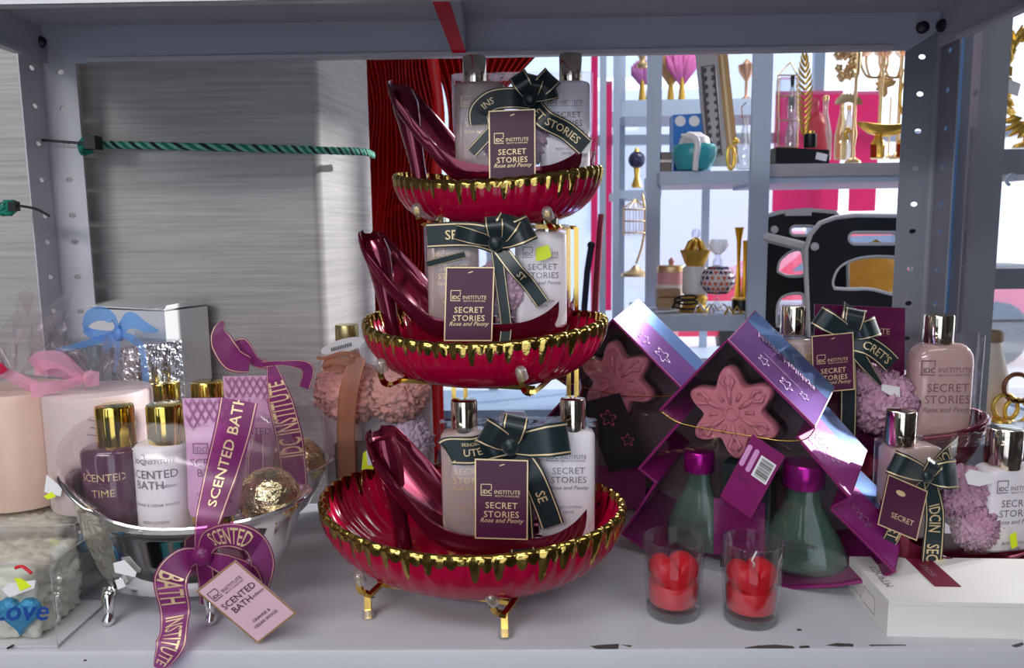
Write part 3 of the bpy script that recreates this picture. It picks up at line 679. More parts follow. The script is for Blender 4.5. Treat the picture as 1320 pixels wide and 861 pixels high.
heel_set('high-heel gift set with lime price dot, in the middle red bowl', (563, 264), 0.91, 0.925,
         [(13, 88), (82, 88), (10, 193)],
         [([(85, 52, 0), (60, 44, -.004), (30, 42, 0), (-14, 44, .004)], 34, [('SECRET', 42, 18, True)]),
          ([(88, 60, 0), (112, 92, -.006), (130, 112, 0), (150, 140, .002)], 20, [('ST', 50, 12, False)]),
          ([(84, 60, 0), (92, 120, 0), (98, 170, 0), (96, 196, -.002)], 16, []), ([(-14, 84, .004), (10, 78, 0), (40, 70, -.004)], 10, [])],
         ((84, 54), [(60, 46, 34), (25, 56, 36), (165, 60, 22), (95, 38, 26)]), sticker=[(150, 68, 11, 9, yellow, 12)])
heel_set('high-heel gift set pressed under the upper shelf, in the topmost red bowl', (597, 73), 0.885, 0.975,
         [(37, 79), (105, 76), (38, 180)],
         [([(98, 62, 0), (70, 60, -.006), (42, 64, -.002), (24, 80, .002), (24, 98, .004)], 30, [('INS', 62, 13, True)]),
          ([(100, 70, 0), (120, 92, -.006), (150, 108, 0), (178, 132, .002)], 28, [('ET STORIES', 48, 15, False)]),
          ([(60, 90, .004), (40, 110, .002), (12, 140, .002)], 16, [])],
         ((98, 60), [(120, 40, 26), (45, 46, 30), (75, 34, 26), (15, 40, 22)]), sticker=[(174, 128, 12, 11, whites, -20)])

# ================================================================== tree-shaped gift boxes
LEAN = 0.2
def tree(label, A, k, org, yaw, dep, full=True):
    """A: pixel of the front apex of the window, k pixel scale; pattern pixels are offsets from the apex"""
    T = Thing('tree_gift_box', label, 'gift box', org, yaw, 'tree-shaped gift boxes')
    p = lambda dx, dy, d=0.0: T.at(A[0] + k * dx, A[1] + k * dy, d)
    R = [(0, 0), (112, 112), (89, 124), (159, 204), (134, 217), (216, 299)]
    L = [(-135, 250), (-92, 184), (-114, 166), (-62, 107), (-86, 90)]
    arc = [(190, 308), (140, 316), (82, 319), (20, 314), (-40, 302), (-90, 280)]
    out = R + arc + L; back = Vector((0, dep, dep * LEAN)); n = len(out)
    P3 = [p(*q) for q in out]; th = 0.0015
    # side walls, each its own card panel
    cen = sum(P3, Vector()) / n
    names = {0: (plumfoil, bluefoil), 1: (magenta, magenta), 2: (plumfoil, bluefoil), 3: (magenta, magenta), 4: (plumfoil, bluefoil)}
    for i in range(n):
        a, b = P3[i], P3[(i + 1) % n]; inw = (cen - (a + b) / 2); inw.y = 0; e = (b - a).normalized(); inw = (inw - e * inw.dot(e)).normalized() * th
        if i in names and i in (0, 2, 4):
            s_ = back * .66
            MB().prism([a, b, b + s_, a + s_], inw).build('side_panel', plumfoil if i == 0 else magfoil, T, 0)
            MB().prism([a + s_, b + s_, b + back, a + back], inw * 1.6).build('ridge_panel', bluefoil, T, 0)
        else:
            mm = magenta
            MB().prism([a, b, b + back, a + back], inw).build('side_panel' if i not in range(6, 12) else 'base_panel', mm, T, 0)
    # window frame strip and clear window
    def inset(pt, d): 
        v_ = (cen - pt); return pt + v_.normalized() * d
    w_ = MB(); rim = 0.0022
    w_.tube([q + Vector((0, -0.0005, 0)) for q in P3], rim, 4, closed=True); w_.build('window_edge', magenta, T, 0)
    MB().add([q + Vector((0, 0.001, 0)) for q in P3], [tuple(range(n))]).build('clear_window', pvc, T, 0)
    MB().prism([q + back for q in P3], Vector((0, 0.002, 0))).build('backing_card', plumhaze, T, 0)
    # snowflake soap
    c = p(9, 92, 0.022); r0 = 62 * k * T.k
    def star(r, n_=96): 
        o = []
        for i in range(n_):
            a = 2 * math.pi * i / n_ + rad(8); o.append((r * (0.82 + 0.18 * math.cos(6 * (a - rad(98))) ), a))
        return o
    Y = lambda rr, aa, y: c + Vector((rr * math.cos(aa), y, rr * math.sin(aa)))
    sb = MB(); s1 = star(r0)
    sb.loft([[Y(r * f_, a, y) for r, a in s1] for f_, y in ((.97, .012), (1, .009), (1, -.009), (.95, -.012), (.5, -.0125), (.05, -.0125))]); so = sb.build('snowflake_soap', soap_m, T, 50)
    rl = MB()
    for j in range(6):
        a = rad(98 + 60 * j); rl.tube([Y(r0 * .2, a, -.0125), Y(r0 * .42, a, -.0145), Y(r0 * .62, a, -.0125)], [r0 * .03, r0 * .06, r0 * .03], 6)
        for sg in (-1, 1):
            rl.tube([Y(r0 * .45, a, -.0125), Y(r0 * .72, a + sg * .17, -.0145), Y(r0 * .82, a + sg * .05, -.0125)], [r0 * .03, r0 * .05, r0 * .03], 6)
            rl.tube([Y(r0 * .3, a + sg * .52, -.0125), Y(r0 * .48, a + sg * .52, -.014)], r0 * .04, 6)
    rl.tube([Y(r0 * .14, i * math.pi / 8, -.0128) for i in range(16)], r0 * .035, 6, closed=True)
    rl.build('relief', soap_m, so, 180)
    # moulded tray hollow behind the soap
    hb = MB(); hb.loft([[Y(r * 1.13, a, .018) for r, a in s1], [Y(r * 1.10, a, .0) for r, a in s1]], False); hb.build('blister_tray', smoke, T, 60)
    # bottles
    for (bx, by0, by1, cy0, hw) in ((-50, 318 - 40, 175, 150, 46), (86, 308, 196, 166, 58)) if full else ():
        z0, z1 = p(bx, by0).z, p(bx, by1).z; x = p(bx, by0).x; hw_ = hw * k * T.k; hh = z1 - z0
        pr_ = [(.86, 0), (1.0, .04), (1.0, .14), (.93, .3), (.72, .52), (.46, .72), (.36, .84), (.36, 1.0)]
        bt = MB().lathe([(hw_ * a, z0 + hh * b) for a, b in pr_], (x, 0.032, 0), 28, 1, .5).build('bottle', greengel, T, 60)
        MB().lathe([(hw_ * a * .93, z0 + .002 + hh * b * .8) for a, b in pr_[:-1]], (x, 0.032, 0), 24, 1, .46).build('gel', mat('green_gel_liquid', (120, 148, 132), 0.3, trans=.3), bt, 60)
        cap_mesh((x, 0.032, z1 - .002), hw_ * .46, p(bx, cy0).z - z1 + .002, 20).build('cap', magcap, bt, 40)
        printed([('t', 'SECRET STORIES', 0, .1, .16), ('t', 'SHOWER GEL', 0, -.1, .12), ('t', 'ROSE & PEONY', 0, -.28, .12), ('t', '150 ML', 0, -.5, .12)],
                lambda a, b, x=x, z0=z0, hh=hh, h_=hw_: Vector((x + a * h_ * .75, 0.032 - h_ * .5 - .002, z0 + hh * .32 + b * h_ * .75))).build('lettering', darkprint, bt, 0)
    if full:
        # insert card between the bottles
        card(T, p(-18, 204, .010), p(48, 210, .010), p(-18, 276, .010), 0.002, magenta, None, [('t', 'IDC INSTITUTE', .5, -.12, .11), ('t', 'SECRET STORIES', .5, -.7, .09), ('t', 'GIFT SET', .5, -.85, .08)], darkprint, name='insert_card')
        MB().box((p(18, 235).x, 0.03, p(0, 235).z), (64 * k * T.k, .03, 150 * k * T.k)).build('insert_box', mat('dark_green_insert', (20, 40, 40), .5), T, 0)
    return T, p
magfoil = mat('magenta_foil_card', (160, 46, 140), 0.24, 0.35, var=(30, 0.1))
T1, tp = tree('front tree-shaped gift box with barcode tag and pink snowflake soap', (938, 438), 1.0, onz(1020, 758, 0), -31, 0.115)
# print on the sloping foil panels: outlined flowers and a greeting
def slope_print(T, p, a, b, items, dep, m, f0=0.0):
    A_, B_ = p(*a), p(*b); ex = (B_ - A_); L = ex.length; ex.normalize(); nrm = Vector((-ex.z, 0, ex.x)); nrm = nrm if nrm.z > 0 else -nrm
    printed(items, lambda x, y: A_ + ex * (x * L) + Vector((0, (dep - y * L), (dep - y * L) * LEAN)) + nrm * 0.0009).build('printed_ornament', m, T, 0)
def flower(x, y, r): return [('p', [(x + r * (1 + .35 * math.cos(5 * a)) * math.cos(a) * q, y + r * (1 + .35 * math.cos(5 * a)) * math.sin(a) * q) for q, a in [(1, i * math.pi / 15) for i in range(31)] + [(.8, i * math.pi / 15) for i in range(30, -1, -1)]]) ]
slope_print(T1, tp, (0, 0), (112, 112), flower(.35, .12, .05) + flower(.62, .14, .06) + flower(.8, .05, .04) + [('r', .3, -.0, .75, .004)], 0.042, silverprint)
slope_print(T1, tp, (0, 0), (112, 112), [('t', 'Happy Holidays', .5, .0, .11, dict(shear=.3))], 0.073, silverprint)
slope_print(T1, tp, (89, 124), (159, 204), flower(.3, .1, .07) + flower(.55, .12, .1) + [('t', 'Merry', .3, .26, .13, dict(shear=.3))], 0.045, silverprint)
slope_print(T1, tp, (134, 217), (216, 299), flower(.45, .14, .08) + flower(.3, .1, .05), 0.045, silverprint)
# gold elastic cord and the hanging tag with its barcode
MB().tube(spline([tp(x, y, -.004) for x, y in ((-86, 92), (-62, 107), (-20, 116), (30, 124), (70, 130), (100, 128), (113, 114))], 6), 0.0007, 5).build('gold_cord', gold, T1, 180)
TL, TR, BL = tp(32, 122, -.012), tp(74, 150, -.014), tp(-10, 202, -.016)
bars = []; x = .42; rb = random.Random(3)
tg, PP, HH = card(T1, TL, TR, BL, 0.0012, magenta, None, [('p', [(.10 + .07 * math.cos(a), (-.34 if math.sin(a) > 0 else -.86) * 1 + .07 * math.sin(a)) for a in [i * math.pi / 8 for i in range(17)]]), ('p', [(.32 + .07 * math.cos(a), (-.34 if math.sin(a) > 0 else -.9) + .07 * math.sin(a)) for a in [i * math.pi / 8 for i in range(17)]])], mat('lilac_print', (206, 150, 200), .5), name='hanging_tag')
MB().add([PP(*q, .0005) for q in ((.46, -.34), (.92, -.34), (.92, -.98), (.46, -.98))], [(0, 1, 2, 3)]).build('barcode_label', whites, tg, 0)
yb_ = -.38; it = []
while yb_ > -.94:
    h_ = rb.choice((.008, .012, .02)); it.append(('r', .52, yb_ - h_, .88, yb_)); yb_ -= h_ + rb.choice((.008, .014, .02))
printed(it, lambda x, y: PP(x, y, .0008)).build('barcode', barprint, tg, 0)
printed([('t', 'TO:', .12, -1.12, .13), ('t', 'FROM:', .36, -1.25, .13)], lambda x, y: PP(x, y, .0008)).build('lettering', darkprint, tg, 0)
# feet under the base
for fx, fy in ((66, 322), (-85, 286)):
    c = tp(fx, 318, 0.012); c.z = 0; MB().box((c.x, 0.02, max(0.004, tp(fx, fy).z / 2)), (0.012, 0.03, max(.008, tp(fx, fy).z + .006))).build('foot', magenta, T1, 0)

T2, tp2 = tree('tree-shaped gift box standing in shadow behind the front tree box', (790, 412), 0.84, (onz(850, 662, 0).x, onz(850, 662, 0).y - 0.02, 0), -28, 0.105, False)
slope_print(T2, tp2, (0, 0), (112, 112), flower(.35, .12, .06) + flower(.6, .1, .08), 0.042, silverprint)
MB().tube(spline([tp2(x, y, -.004) for x, y in ((-86, 92), (-20, 110), (30, 118), (113, 116))], 6), 0.0007, 5).build('gold_cord', gold, T2, 180)
card(T2, tp2(-48, 128, -.010), tp2(10, 112, -.010), tp2(-5, 235, -.014), 0.0012, mat('black_green_card', (22, 20, 26), .4), None, flower(.5, -.5, .16) + flower(.75, -1.1, .12), mat('rose_print', (150, 60, 90), .4), name='hanging_card')
card(T2, tp2(-50, 225, .010), tp2(50, 225, .010), tp2(-50, 290, .010), 0.002, magenta, None, [], None, name='insert_card')

# ================================================================== two glass votives with red heart candles
def votive(label, px, rt, wick):
    b = onz(px[0], px[1], 0); T = Thing('votive_candle', label, 'candle', (b.x, b.y + 0.024, 0), 0, 'red heart votive candles'); k = T.k
    H = 0.083 * rt; r1, r0 = 39.5 * k, 34 * k
    pr_ = [(r0 * .92, 0), (r0, .003), (r0 + (r1 - r0) * .5, H * .5), (r1, H - .001), (r1 - .0008, H), (r1 - .0022, H), (r1 - .0028, H - .002), (r0 + (r1 - r0) * .5 - .003, H * .5), (r0 - .003, .014), (r0 * .6, .0125), (.001, .0125)]
    MB().lathe(pr_, (0, 0, 0), 48, cap=False).build('glass', votglass, T, 60)
    MB().lathe([(r0 * .90, .0005), (r0 * .97, .003), (r0 * .97, .010), (r0 * .8, .0115), (.001, .0115)], (0, 0, 0), 40).build('glass_base', smoke, T, 60)
    w_ = MB().lathe([(r0 * .84, .0135), (r0 * .90, .016), (r0 * .92, .034), (r0 * .86, .036), (.001, .036)], (0, 0, 0), 32).build('wax_base', wax_r, T, 50)
    hs = r0 * .93; ring = []
    for i in range(40):
        t = 2 * math.pi * i / 40; x = 16 * math.sin(t) ** 3; y = 13 * math.cos(t) - 5 * math.cos(2 * t) - 2 * math.cos(3 * t) - math.cos(4 * t)
        ring.append((x / 16.5 * hs, y / 16.5 * hs))
    hb = MB(); cz = .045
    hb.loft([[Vector((x * f_, yy, cz + (y * f_ if y > -hs * .3 else -hs * .3 + (y + hs * .3) * .5))) for x, y in ring] for f_, yy in ((.55, -.018), (.85, -.015), (1, -.008), (1, .008), (.85, .015), (.55, .018))])
    ho = hb.build('heart_wax', wax_r, T, 60); ho.rotation_euler = (0, 0, rad(12))
    if wick: MB().tube([Vector(q) for q in ((.001, 0, cz + hs * .4), (.002, -.002, cz + hs * .62), (-.001, -.003, cz + hs * .78), (.004, -.002, cz + hs * 1.15))], .0011, 6).build('wick', whites, T, 180)
votive('heart candle in clear glass, left of the pair, no wick showing', (873, 804), 1.0, False)
votive('heart candle in clear glass with white wick, right of the pair', (976, 813), 1.03, True)

# ================================================================== flat white carton at the front right
a, b_ = onz(1143, 820, 0), onz(1330, 824, 0); yw = math.degrees(math.atan2(b_.y - a.y, b_.x - a.x))
WB = Thing('flat_white_carton', 'flat white carton with wine red sticker at the shelf front', 'box', (a.x, a.y, 0), yw)
hB = 0.037; wB = 0.20; dB = 0.105
MB().prism([(0, 0, 0), (wB, 0, 0), (wB, 0, hB), (0, 0, hB)], (0, dB, 0)).build('carton', boxwhite, WB, 0)
MB().box((wB / 2, -.0003, hB - .002), (wB, .0008, .004)).build('lid_edge', boxwhite, WB, 0)
q0, q1 = onz(1222, 743, hB), onz(1252, 764, hB)
MB().box((0.072, 0.068, hB + .0003), (.026, .07, .0008)).build('wine_sticker', wine, WB, 0)
printed([('t', 'SECRET', 0, 0, .009)], lambda x, y: Vector((.072 - y, .07 + x, hB + .001))).build('lettering', silverprint, WB, 0)
printed([('t', 'YOOPTM', 0, 0, .012, dict(shear=.2))], lambda x, y: Vector((.018 - y, .055 - x, hB + .0006))).build('lettering', greyprint, WB, 0)
printed([('b', .03, .006, .06, .024, .0006), ('b', .066, .008, .09, .026, .0006)], lambda x, y: Vector((-.0006, x, y))).build('lettering', greyprint, WB, 0)
MB().prism([(.088, .098, hB + .001), (.102, .103, hB + .001), (.099, .097, hB + .001), (.092, .094, hB + .001)], (0, 0, -.0008)).build('torn_sticker', mat('cream_sticker', (230, 222, 180), .6), WB, 0)

# ================================================================== the two high-heel sets at the right
def pbottle(T, body, cap, m, hd, d=0.0, items=BLABEL, pm=None, sh=7, pw=5, capm=None, lsc=.9, loff=34, neck=.5, name='bottle'):
    x0, y0, x1, y1 = body; l, r = T.at(x0, y1, d), T.at(x1, y1, d); zt = T.at(x0, y0, d).z
    o = MB().loft(bottle_rings((l.x + r.x) / 2, d, l.z, zt, (r.x - l.x) / 2, hd, sh * T.k, pw, neck=neck)).build(name, m, T, 40)
    if cap:
        a, c = T.at(cap[0], cap[3], d), T.at(cap[2], cap[3], d); rr = (c.x - a.x) / 2
        cap_mesh(((a.x + c.x) / 2, d, a.z), rr, T.at(cap[0], cap[1], d).z - a.z).build('cap', capm or goldcap, o, 40)
        MB().lathe([(rr * .8, 0), (rr * .8, max(.003, a.z - zt + 0.004))], ((a.x + c.x) / 2, d, zt - 0.003), 20).build('neck', glass, o, 40)
    if items:
        cxm = (l.x + r.x) / 2; zc = zt - loff * T.k; sc = (r.x - l.x) * lsc
        printed(items, lambda x, y: Vector((cxm + x * sc, d - hd - 0.0006, zc + y * sc))).build('lettering', pm or greyprint, o, 0)
    return o
def sleeve(T, x0, y0, x1, y1, hd, d=0.0, m=None, low=.85):
    l, r = T.at(x0, y1, d), T.at(x1, y1, d); zt = T.at(x0, y0, d).z; cx = (l.x + r.x) / 2; hw = (r.x - l.x) / 2; R = []
    for t, g in ((0, low), (.12, .5 + .5 * low), (.3, .99), (.9, 1.0), (1.0, 1.0)):
        R.append([Vector((cx + hw * g * math.copysign(abs(math.cos(q)) ** .35, math.cos(q)), d + hd * math.copysign(abs(math.sin(q)) ** .35, math.sin(q)), l.z + (zt - l.z) * t)) for q in [2 * math.pi * j / 36 for j in range(36)]])
    MB().loft(R, False, cap1=True).build('film_sleeve', m or film, T, 30)
def pbow(T, c, loops, d, m, edge=None, knot=8, km=None):
    k = T.k
    for (ang, ln, wd) in loops:
        ca, sa = math.cos(rad(ang)), math.sin(rad(ang)); q = []
        for t, dd in ((0, -.002), (.3, -.010), (.65, -.014), (.95, -.008), (1.0, 0), (.92, .006), (.6, .008), (.3, .004), (0, 0)): q.append(T.at(c[0] + ca * ln * t, c[1] - sa * ln * t, d + dd))
        ribbon(T, q, [wd * z * k for z in (.5, .85, 1, 1, 1, 1, .9, .8, .5)], m, name='bow_loop', wv=Vector((-sa, 0.15, ca)), edge=edge, ew=.05, n=4)
    MB().ico(T.at(c[0], c[1], d - .006), knot * k, 2, None, (1, .6, 1.1)).build('bow_knot', km or m, T, 180)
def prib(T, pts, wd, m, edge=None, txt=(), tm=None, name='ribbon', inset=.06, ew=.05, wv=None):
    k = T.k
    return ribbon(T, [T.at(x, y, d) for x, y, d in pts], [z * k for z in wd] if isinstance(wd, (list, tuple)) else wd * k, m, name=name, edge=edge, ew=ew, inset=inset, wv=wv,
                  texts=[(t, uu * k, sz * k, 0, rv) for t, uu, sz, rv in txt], tm=tm)
def sticker(T, poly, d, m, name='price_sticker'):
    MB().prism([T.at(x, y, d) for x, y in poly], (0, .0006, 0)).build(name, m, T, 0)

# rear one, with a plum back card and a rose bottle
ZB = 0.0
G4 = Thing('shoe_gift_set', 'high-heel gift set with rose pink bottle and plum card, beside right post', 'gift set', (ony(1130, 600, 1.0).x, 1.0, 0), 0, GR)
q = [G4.at(1050, 392, .02), G4.at(1167, 397, .02), G4.at(1050, 590, .02)]
card(G4, q[0], q[1], q[2], .002, mat('plum_back_card', (92, 18, 66), .35), None, [('t', 'INSTITUTE', .62, -.30, .09)], goldprint, name='backing_card')
pbottle(G4, (1168, 442, 1244, 560), (1190, 405, 1227, 442), gelrose, .022, .0, pm=mat('mauve_grey_print', (140, 104, 110), .5), sh=22, pw=3.4, neck=.45)
pbottle(G4, (1000, 436, 1050, 560), (1006, 394, 1037, 430), gelpink, .018, .0, items=[('t', 'IDC', .3, .2, .3, dict(bold=.02))], pm=goldprint)
puff(G4.at(1140, 520, -.004), 46 * G4.k, 'bath_puff', puff_l, G4, 3); puff(G4.at(1118, 490, -.01), 24 * G4.k, 'soap_flower', puff_l, G4, 5)
sleeve(G4, 995, 432, 1250, 600, .030)
stn = [(G4.at(x, 600).x, G4.at(x, t).z, G4.at(x, b).z, wd * G4.k) for x, t, b, wd in ((1010, 560, 590, 10), (1040, 566, 625, 34), (1090, 572, 640, 44), (1150, 574, 645, 46), (1205, 568, 630, 42), (1240, 550, 590, 32), (1262, 538, 560, 18), (1271, 534, 545, 7))]
shoe_part(G4, resample(stn), 0, shear=.2, stem=[(G4.at(1030, 590), .018), (G4.at(1020, 640), .013), (G4.at(1018, 668), .012)])
MB().tube(spline([G4.at(x, y, d) for x, y, d in ((1190, 566, -.04), (1235, 560, -.042), (1264, 548, -.02), (1270, 538, .005), (1255, 530, .03), (1236, 532, .04), (1234, 545, .038))], 6), .005, 8).build('shoe_rim', shoe_m, G4, 180)
MB().prism([G4.at(1030, 640, -.03), G4.at(1240, 640, -.03), G4.at(1240, 664, -.03), G4.at(1030, 664, -.03)], (0, .07, 0)).build('shoe_base', shoe_m, G4, 0)
prib(G4, [(1096, 393, .014), (1092, 440, -.034), (1094, 500, -.034), (1092, 590, -.034)], 20, greenrib, goldprint, [('INSTITUTE', 30, 9, False)], goldprint)
prib(G4, [(1098, 440, -.036), (1120, 446, -.042), (1138, 458, -.038), (1150, 470, -.034)], 24, greenrib, goldprint, [("CRET'S", 34, 14, False)], goldprint)
prib(G4, [(1098, 446, -.036), (1116, 470, -.040), (1136, 496, -.034)], [20, 14, 3], greenrib, goldprint)
pbow(G4, (1098, 432), [(150, 52, 26), (80, 34, 24), (20, 36, 24)], -.034, greenrib, goldprint)
card(G4, G4.at(1046, 433, -.046), G4.at(1100, 428, -.046), G4.at(1048, 507, -.05), .0012, purple, goldprint, SECRET, goldprint, bw=.025)
sticker(G4, [(1137, 495), (1160, 499), (1160, 512), (1148, 510), (1136, 503)], -.0315, whites)

# front one at the right edge
G5 = Thing('shoe_gift_set', 'high-heel gift set with dark green bow at the right edge', 'gift set', (ony(1225, 745, 0.865).x, 0.865, 0), 8, GR)
pbottle(G5, (1134, 574, 1200, 690), (1143, 529, 1177, 572), gelpink, .018, .006, items=[], sh=7)
pbottle(G5, (1258, 600, 1325, 706), (1273, 552, 1312, 602), lotion, .018, 0, pm=greyprint, lsc=.8, loff=28)
puff(G5.at(1240, 635, .006), 40 * G5.k, 'bath_puff', puff_l, G5, 4); puff(G5.at(1258, 680, -.006), 34 * G5.k, 'soap_flower', puff_l, G5, 6)
sleeve(G5, 1130, 572, 1332, 712, .028, low=.8)
stn = [(G5.at(x, 700).x, G5.at(x, t).z, G5.at(x, b).z, wd * G5.k) for x, t, b, wd in ((1128, 640, 660, 10), (1142, 668, 710, 30), (1165, 688, 738, 40), (1210, 702, 747, 44), (1270, 704, 747, 44), (1310, 692, 742, 40), (1345, 672, 725, 30), (1360, 655, 690, 12))]
shoe_part(G5, resample(stn), 0, shear=.2)
prib(G5, [(1196, 612, -.036), (1210, 598, -.030), (1225, 584, -.028), (1234, 574, 0)], [12, 20, 24, 26], greenrib, goldprint, [('STORIES', 30, 11, True)], goldprint)
prib(G5, [(1198, 618, -.036), (1205, 660, -.036), (1203, 700, -.040), (1198, 752, -.044)], [16, 26, 28, 28], greenrib, goldprint, [('IDCIN', 50, 13, False), ('SEC', 92, 13, False)], goldprint)
prib(G5, [(1194, 620, -.036), (1170, 650, -.036), (1152, 688, -.036), (1140, 710, -.034)], [12, 20, 22, 22], greenrib, goldprint, [('SECRET', 62, 12, False)], goldprint)
pbow(G5, (1196, 614), [(158, 52, 30), (5, 38, 36), (60, 22, 20)], -.034, greenrib, goldprint)
card(G5, G5.at(1145, 611, -.044), G5.at(1196, 633, -.044), G5.at(1131, 676, -.040), .0012, purple, goldprint, [('t', 'SECRET', .55, -.85, .17), ('p', [(.38 + .12 * math.cos(a), -.28 + .06 * math.sin(a)) for a in [i * .5 for i in range(13)]])], goldprint, bw=.025)
sticker(G5, [(1244, 612), (1250, 605), (1280, 611), (1282, 622), (1262, 627), (1248, 624)], -.0295, whites)
sticker(G5, [(1302, 690), (1310, 686), (1312, 704), (1304, 708)], -.0295, yellow)

# ================================================================== scented bath sets in silver tubs
BATH = LOGO(.5, -.36, .40) + [('t', 'SCENTED', .5, -.66, .19, dict(bold=.006)), ('t', 'BATH', .42, -.84, .19, dict(bold=.006)), ('t', 'edition', .80, -.82, .10, dict(shear=.3)), ('t', 'ORANGE &', .5, -1.22, .085, dict(bold=.01)), ('t', 'CEDAR WOOD', .5, -1.34, .085, dict(bold=.01))]
BATHB = [('b', -.40, .05, -.12, .27, .018), ('t', 'IDC', -.26, .08, .13, dict(bold=.02)), ('t', 'INSTITUTE', .16, .08, .13), ('t', 'SCENTED', 0, -.22, .24, dict(bold=.006)), ('t', 'BATH', -.08, -.44, .24, dict(bold=.006)), ('t', 'edition', .3, -.42, .11, dict(shear=.3)), ('t', 'ORANGE & CEDAR WOOD', 0, -.80, .08), ('r', -.45, -1.02, .5, -1.008), ('t', 'BODY LOTION', 0, -1.16, .08)]
goldcapY = goldcap2
def tub_set(label, A, k, Y, yaw=0, front=True):
    """A: pixel of the tub's left rim tip, pattern in pixels from it"""
    b = ony(A[0] + k * 160, A[1] + k * 185, Y); T = Thing('bath_gift_set', label, 'gift set', (b.x, Y, 0), yaw, 'scented bath gift sets')
    p = lambda dx, dy, d=0.0: T.at(A[0] + k * dx, A[1] + k * dy, d); u = T.k * k
    L_, R_ = p(0, 30), p(312, 40); cx = (L_.x + R_.x) / 2; a = (R_.x - L_.x) / 2; bb = a * .50; n = 64
    zlow = p(150, 48).z; zl = p(0, -8).z; zr = p(312, 30).z; zb = .024
    def rz(c): return zlow + (zl - zlow) * max(0, -c) ** 1.6 + (zr - zlow) * max(0, c) ** 1.6
    def ring(fa, fb, t, off=0):
        o = []
        for i in range(n):
            q = 2 * math.pi * i / n; c, s = math.cos(q), math.sin(q); ex = 2 / 2.5
            o.append(Vector((cx + a * fa * math.copysign(abs(c) ** ex, c) - a * .0 * (1 - t), bb * fb * math.copysign(abs(s) ** ex, s), zb + (rz(c) - zb) * t + off)))
        return o
    prf = [(.40, .45, 0), (.58, .70, .0), (.67, .85, .05), (.75, .90, .2), (.84, .925, .5), (.90, .932, .8), (.93, .935, .93), (.98, .985, .97), (1.0, 1.0, 1.0), (.985, .98, 1.02), (.93, .92, 1.0)]
    inn = [(.88, .87, .93), (.82, .83, .6), (.72, .73, .25), (.5, .45, .08)]
    tub = MB().loft([ring(*q) for q in prf + inn]).build('tub', chrome, T, 60)
    for (fx, fd) in ((90, -.74), (80, .6), (212, -.74), (212, .6)):
        q = p(fx, 170); x = q.x; y = bb * fd * 1.2
        MB().tube([Vector((x, y * .90, zb + .014)), Vector((x, y * .98, zb + .004)), Vector((x, y * 1.0, zb * .62)), Vector((x, y * 1.0, .010)), Vector((x, y * 1.04, .005)), Vector((x, y * 1.05, .0005))], [8 * u, 8.5 * u, 5 * u, 5.5 * u, 8 * u, 5.5 * u], 12).build('claw_foot', chrome, tub, 180)
    # bottles
    def bt(x0, y0, x1, y1, c, m, d, items, pm):
        l, r = p(x0, y1, d), p(x1, y1, d); zt = p(x0, y0, d).z; hw = (r.x - l.x) / 2
        o = MB().loft(bottle_rings((l.x + r.x) / 2, d, l.z, zt, hw, hw * .9, 9 * u, 2.3, neck=.62)).build('bottle', m, T, 40)
        e, g = p(c[0], c[3], d), p(c[2], c[3], d); rr = (g.x - e.x) / 2
        cap_mesh(((e.x + g.x) / 2, d, e.z), rr, p(0, c[1], d).z - e.z).build('cap', goldcapY, o, 40)
        MB().lathe([(rr * .85, 0), (rr * .85, .008)], ((e.x + g.x) / 2, d, e.z - .006), 20).build('neck', m, o, 40)
        sc = hw * 2 * .95; zc = zt - 26 * u; xm = (l.x + r.x) / 2; rr2 = hw * .9 + .0012
        def wrap(x, y):
            an = x * sc / (hw * 1.02); return Vector((xm + (hw + .0012) * math.sin(an), d - rr2 * math.cos(an), zc + y * sc))
        printed(items, wrap).build('lettering', pm, o, 0)
    bt(28, -34, 98, 70, (40, -84, 86, -33), purpgel, 0.004, [('t', 'SCENTED', .05, -.2, .2), ('t', 'TIME', .05, -.5, .2)] + [('r', -.4, -.05 - .11 * i, .4, -.045 - .11 * i) for i in range(9)], goldprint)
    bt(95, -38, 160, 72, (105, -85, 151, -36), lotion, -0.016, BATHB, greyprint)
    # tube
    d = -0.030; rings = []; N = 28
    for (y, hw, hd_) in ((-93, 44, .0008), (-78, 43, .0012), (-40, 38, .007), (10, 34, .012), (45, 32, .014), (56, 29, .013)):
        c = p(194 - (y + 93) * .04, y, d); rings.append([c + Vector((hw * u * math.cos(q), hd_ * math.sin(q), 0)) for q in [2 * math.pi * i / N for i in range(N)]])
    tb = MB().loft(rings).build('cream_tube', tube_m, T, 40)
    c = p(188, 85, d); MB().lathe([(25 * u, 0), (25 * u, p(0, 54, d).z - c.z)], c, 24, 1, .55).build('tube_cap', goldcapY, tb, 40)
    fr = []                                                        # fan ornament along the crimp
    for row in range(4):
        for col in range(8):
            x = -.5 + (col + .5 + (row % 2) * .5) / 8.2
            if x > .5: continue
            for sg in (-1, 1):
                for kk in range(3): fr.append(('p', [(x, -row * .13 - .13 + kk * .03), (x + sg * .055, -row * .13 + kk * .03 - .03), (x + sg * .055, -row * .13 + kk * .03 - .015), (x, -row * .13 - .115 + kk * .03)]))
    w2 = 88 * u
    fx_ = lambda x, y: p(194, -90, d) + Vector((x * w2 * .93, -(.0012 + .0045 * min(1, max(0, -y - .12))), y * w2 * .80)) + Vector((0, -.0012, 0))
    printed(fr, fx_).build('ornament', mat('rose_gold_print', (170, 96, 140), .3, .5), tb, 0)
